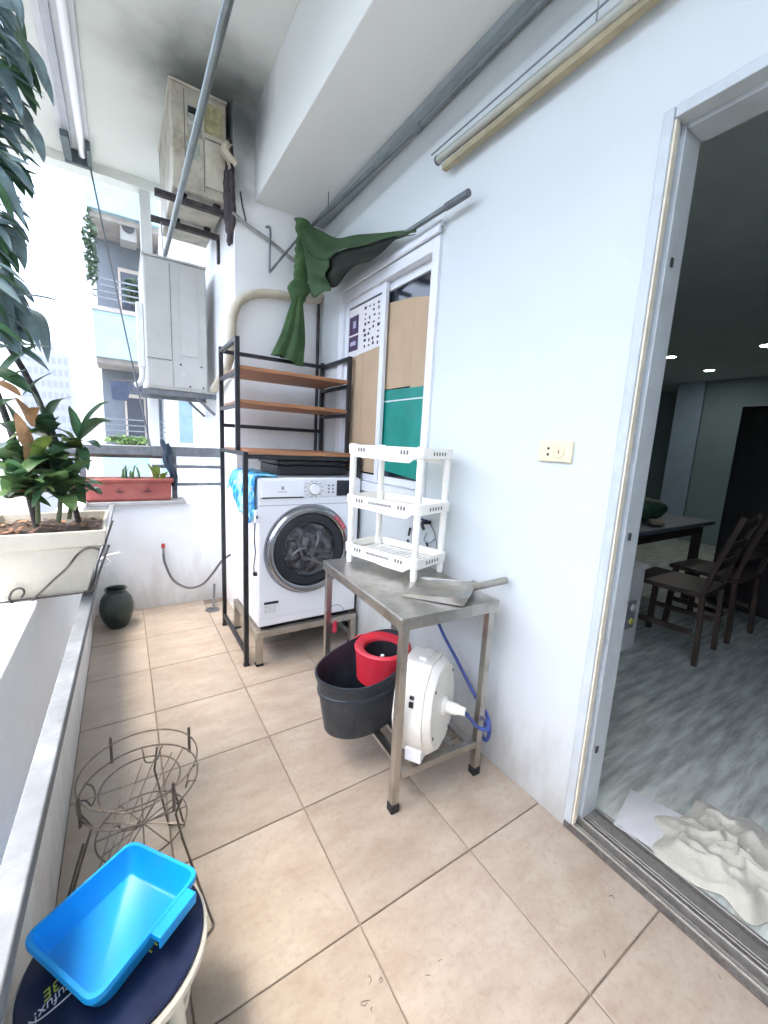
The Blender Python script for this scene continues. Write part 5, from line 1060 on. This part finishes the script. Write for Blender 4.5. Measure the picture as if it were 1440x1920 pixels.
# ------------------------------------------------------------------ neighbouring buildings
m_blue = mat('balcony_blue', (.30, .45, .52), .7, var=.10, scale=1.5, dirt=(.35, (.26, .33, .35), 1.6)); m_shade = mat('recess_wall', (.15, .175, .20), .8, var=.1, scale=2); m_conc = mat('ledge', (.34, .31, .28), .8, var=.15, scale=3)
m_win = mat('far_glass', (.05, .06, .08), .15); m_wd2 = mat('far_frame', (.60, .52, .42), .6)
t = thing('apartment_building', 'neighbouring block with light blue balconies and grey recesses', 'building', (2, 12.5, -32))
BX0, BY = -.50, 11.5
g = MB(); g.box(BX0 + .06, .95, 12.9, 20, -31.99, 22); g.build('wall', m_shade, t)
zs_ = [(-30 + 3.4 * k) for k in range(17)]
off = (4.27 - 1.22) % 3.4
for k in range(-10, 6):
    zb_ = 3.00 + 3.22 * k
    g = MB(); g.box(BX0, .94, BY, BY + .16, zb_, zb_ + 1.04); bp_ = g.build('balcony_front', m_blue, t)
    g = MB(); g.box(BX0 - .02, .94, BY - .03, BY + .19, zb_ + 1.041, zb_ + 1.14); g.build('coping', m_conc, bp_)
    g = MB(); g.box(BX0, BX0 + .12, BY + .161, 12.899, zb_, zb_ + 1.04); g.build('balcony_side', m_blue, t)
    g = MB(); g.box(BX0, .94, BY + .161, 12.899, zb_ - .12, zb_ - .001); g.build('balcony_slab', m_conc, t)
    if -2 <= k <= 2:
        g = MB(); g.box(.05, .55, 12.84, 12.899, zb_ + .3, zb_ + 2.5); wn = g.build('window', m_wd2, t)
        g = MB(); g.box(.10, .50, 12.82, 12.839, zb_ + .4, zb_ + 2.4); g.build('pane', m_win, wn)
        for j in range(4): g = MB(); g.box(BX0 + .02, .93, BY + .05, BY + .075, zb_ + 1.34 + j * .14, zb_ + 1.37 + j * .14); g.build('guard_bar', m_steelgrey, t)
g = MB(); g.box(.55, .70, BY - .05, BY + .12, -31.99, 22); g.build('downpipe_pier', mat('pier_pale', (.40, .43, .42), .7, var=.05), t)
t = thing('air_conditioner', 'boxy pale outdoor unit in the grey recess of the blue block', 'air conditioner', (.2, 12, 5.4))
c = ony(240, 433, 11.9); g = MB(); g.box(c.x - .17, c.x + .17, 11.7, 12.2, c.z - .30, c.z + .30); g.build('casing', mat('far_ac', (.30, .30, .28), .6), t, bevel=.02)
g = MB(frame((c.x, 11.695, c.z), (1, 0, 0), (0, -1, 0))); g.lathe([(.13, 0), (.13, .02), (.11, .02), (.11, .002), (.001, .002)], 20); g.build('fan_grille', m_dark, t)
def shrub(nm, c, r, n, m, label, group=None, sz=.08):
    t = thing(nm, label, 'plant', (c[0], c[1], c[2]), group); rn = random.Random(len(label) + n); g = MB()
    for k in range(n):
        d = Vector((rn.gauss(0, 1), rn.gauss(0, 1), rn.gauss(0, 1))); d = d.normalized() * rn.random() ** .45; p = Vector(c) + Vector((d.x * r[0], d.y * r[1], d.z * r[2] + r[2]))
        a = Vector((rn.gauss(0, 1), rn.gauss(0, 1), rn.gauss(0, .6))).normalized() * sz * rn.uniform(.6, 1.3); b_ = a.cross(Vector((rn.gauss(0, 1), rn.gauss(0, 1), 1))).normalized() * a.length * .4
        g.f([g.v(p - a), g.v(p + b_), g.v(p + a), g.v(p - b_)])
    tag(g.build('foliage', m, t), kind='stuff')
    g = MB(); g.tube([(c[0], c[1], c[2]), (c[0], c[1], c[2] + r[2])], .012, 6); g.build('stem', m_stem, t); return t
m_far = mat('far_foliage', (.05, .10, .05), .6, var=.4, scale=8); m_farl = mat('far_foliage_lime', (.16, .28, .08), .6, var=.3, scale=8)
shrub('balcony_vine', (-.47, 11.45, 4.35), (.14, .12, .95), 380, m_far, 'trailing vine hanging off the left edge of the blue block'); shrub('balcony_shrub', (.33, 11.72, 4.33), (.22, .12, .32), 300, m_far, 'dark shrub on the upper blue balcony coping')
shrub('balcony_herbs', (.08, 11.58, .92), (.5, .1, .12), 300, m_farl, 'bright green herbs along the lowest balcony coping of the blue block')
t = thing('clothes_line', 'thin clothes line across the lower balcony of the blue block', 'line', (.1, 11.4, 2.2)); c0 = ony(205, 712, 11.4); c1 = ony(275, 716, 11.4)
g = MB(); g.tube([c0, c1], .012, 6); g.build('line', m_dark, t)
def cloth(nm, pts, m, label, cat):
    g = MB(); y = 11.38; P = [ony(x, yy, y) for x, yy in pts]
    a = [g.v(p) for p in P]; b_ = [g.v(p + Vector((0, .03, 0))) for p in P]; g.f(a); g.f(b_[::-1])
    for k in range(len(P)): g.f([a[k], a[(k + 1) % len(P)], b_[(k + 1) % len(P)], b_[k]])
    tag(g.build(nm, m, bevel=.008), label, cat)
cloth('washed_shirt', [(207, 714), (240, 716), (243, 735), (240, 752), (210, 748)], mat('navy_cloth', (.03, .045, .08), .9, var=.3, scale=6), 'navy shirt drying on the clothes line', 'shirt')
cloth('washed_cloth', [(243, 716), (268, 718), (266, 734), (245, 732)], mat('slate_cloth', (.05, .06, .085), .9, var=.3, scale=6), 'short dark cloth drying next to the navy shirt', 'cloth')
t = thing('white_building', 'overexposed white house wall with a blue-grey window beyond the parapet', 'building', (3, 13, -32))
g = MB(); g.box(.96, 6.2, 12.2, 20, -31.99, 9); g.build('wall', mat('white_render', (.72, .73, .72), .7, var=.04, scale=1), t)
a = ony(330, 762, 12.2); b_ = ony(366, 838, 12.2)
g = MB(); g.box(1.25, 1.72, 12.14, 12.199, .95, 2.3); wn = g.build('window', mat('pale_frame', (.66, .70, .72), .5), t); g = MB(); g.box(1.31, 1.66, 12.12, 12.139, 1.02, 2.22); g.build('pane', mat('pane_sky', (.22, .32, .40), .2), wn)
g = MB(); g.box(2.3, 2.9, 12.14, 12.199, .95, 2.3); wn = g.build('window', mat('pale_frame', (.66, .70, .72), .5), t); g = MB(); g.box(2.36, 2.84, 12.12, 12.139, 1.02, 2.22); g.build('pane', mat('pane_sky', (.22, .32, .40), .2), wn)
# hazy high-rise in the distance, with floors of windows
t = thing('high_rise', 'pale distant high-rise block with rows of windows', 'building', (-24, 150, -32))
D = 150; l, r2 = ony(38, 700, D).x, ony(130, 700, D).x; zt_ = ony(110, 662, D).z
m_tw = mat('tower_wall', (.13, .16, .21), .8, var=.04); m_tg = mat('tower_glass', (.04, .08, .14), .3)
g = MB(); g.box(l, r2, D, D + 18, -31.99, zt_); tw = g.build('wall', m_tw, t)
nf = int((zt_ + 30) / 3.2); nb = 8; wme = MB(); ww = (r2 - l) / nb; wme.box(-ww * .32, ww * .32, -.12, .0, -.9, .9); wme = wme.mesh('window'); cnt = 0
for f in range(nf):
    for k in range(nb):
        z = zt_ - 2.2 - f * 3.2
        if cnt >= 290 or z < -12: break
        put('window', wme, m_tg, t, Matrix.Translation((l + ww * (k + .5), D - .005, z))); cnt += 1
g = MB(); g.box(l + ww * 2, r2 - ww * 2, D + 4, D + 14, zt_ + .001, zt_ + 3); g.build('roof_plant', m_tw, t)

# ------------------------------------------------------------------ unseen blocks added past the open long side to shut out low sky
m_op = mat('sky_blocker_render', (.34, .35, .35), .8, var=.08, scale=.4)
for k, (y0, y1, zt9, lab) in enumerate(((-70, -24, 9, 'unseen tall grey block added to shut out low sky'), (-22, 16, 7, 'unseen lower grey block with rows of windows added to shut out low sky'), (18, 70, 10, 'unseen long grey block at the far end added to shut out low sky'))):
    t = thing('unseen_sky_blocker', lab, 'building', (-30, (y0 + y1) / 2, -32), 'unseen blocks added against low sky')
    g = MB(); g.box(-42, -26, y0, y1, -31.99, zt9); g.build('wall', m_op, t)
    ow = MB(); ow.box(0, .06, -.7, .7, -.8, .8); ow = ow.mesh('window')
    for f in range(5):
        for c9 in range(int((y1 - y0) / 3.2)): put('window', ow, m_tg, t, Matrix.Translation((-25.995, y0 + 2 + c9 * 3.2, zt9 - 2.2 - f * 3.2)))
# ------------------------------------------------------------------ humid haze over the city
hz = bpy.data.materials.new('haze_air'); hz.use_nodes = True; n_ = hz.node_tree.nodes; n_.remove(n_['Principled BSDF'])
pv = n_.new('ShaderNodeVolumePrincipled'); pv.inputs['Color'].default_value = (.93, .96, 1, 1); pv.inputs['Density'].default_value = .0015; pv.inputs['Anisotropy'].default_value = .2
hz.node_tree.links.new(pv.outputs[0], n_['Material Output'].inputs['Volume'])
g = MB(); g.box(-905, 905, -905, 1505, -33.5, 60); tag(g.build('haze', hz), 'thin white haze hanging over the city', 'haze', kind='stuff')
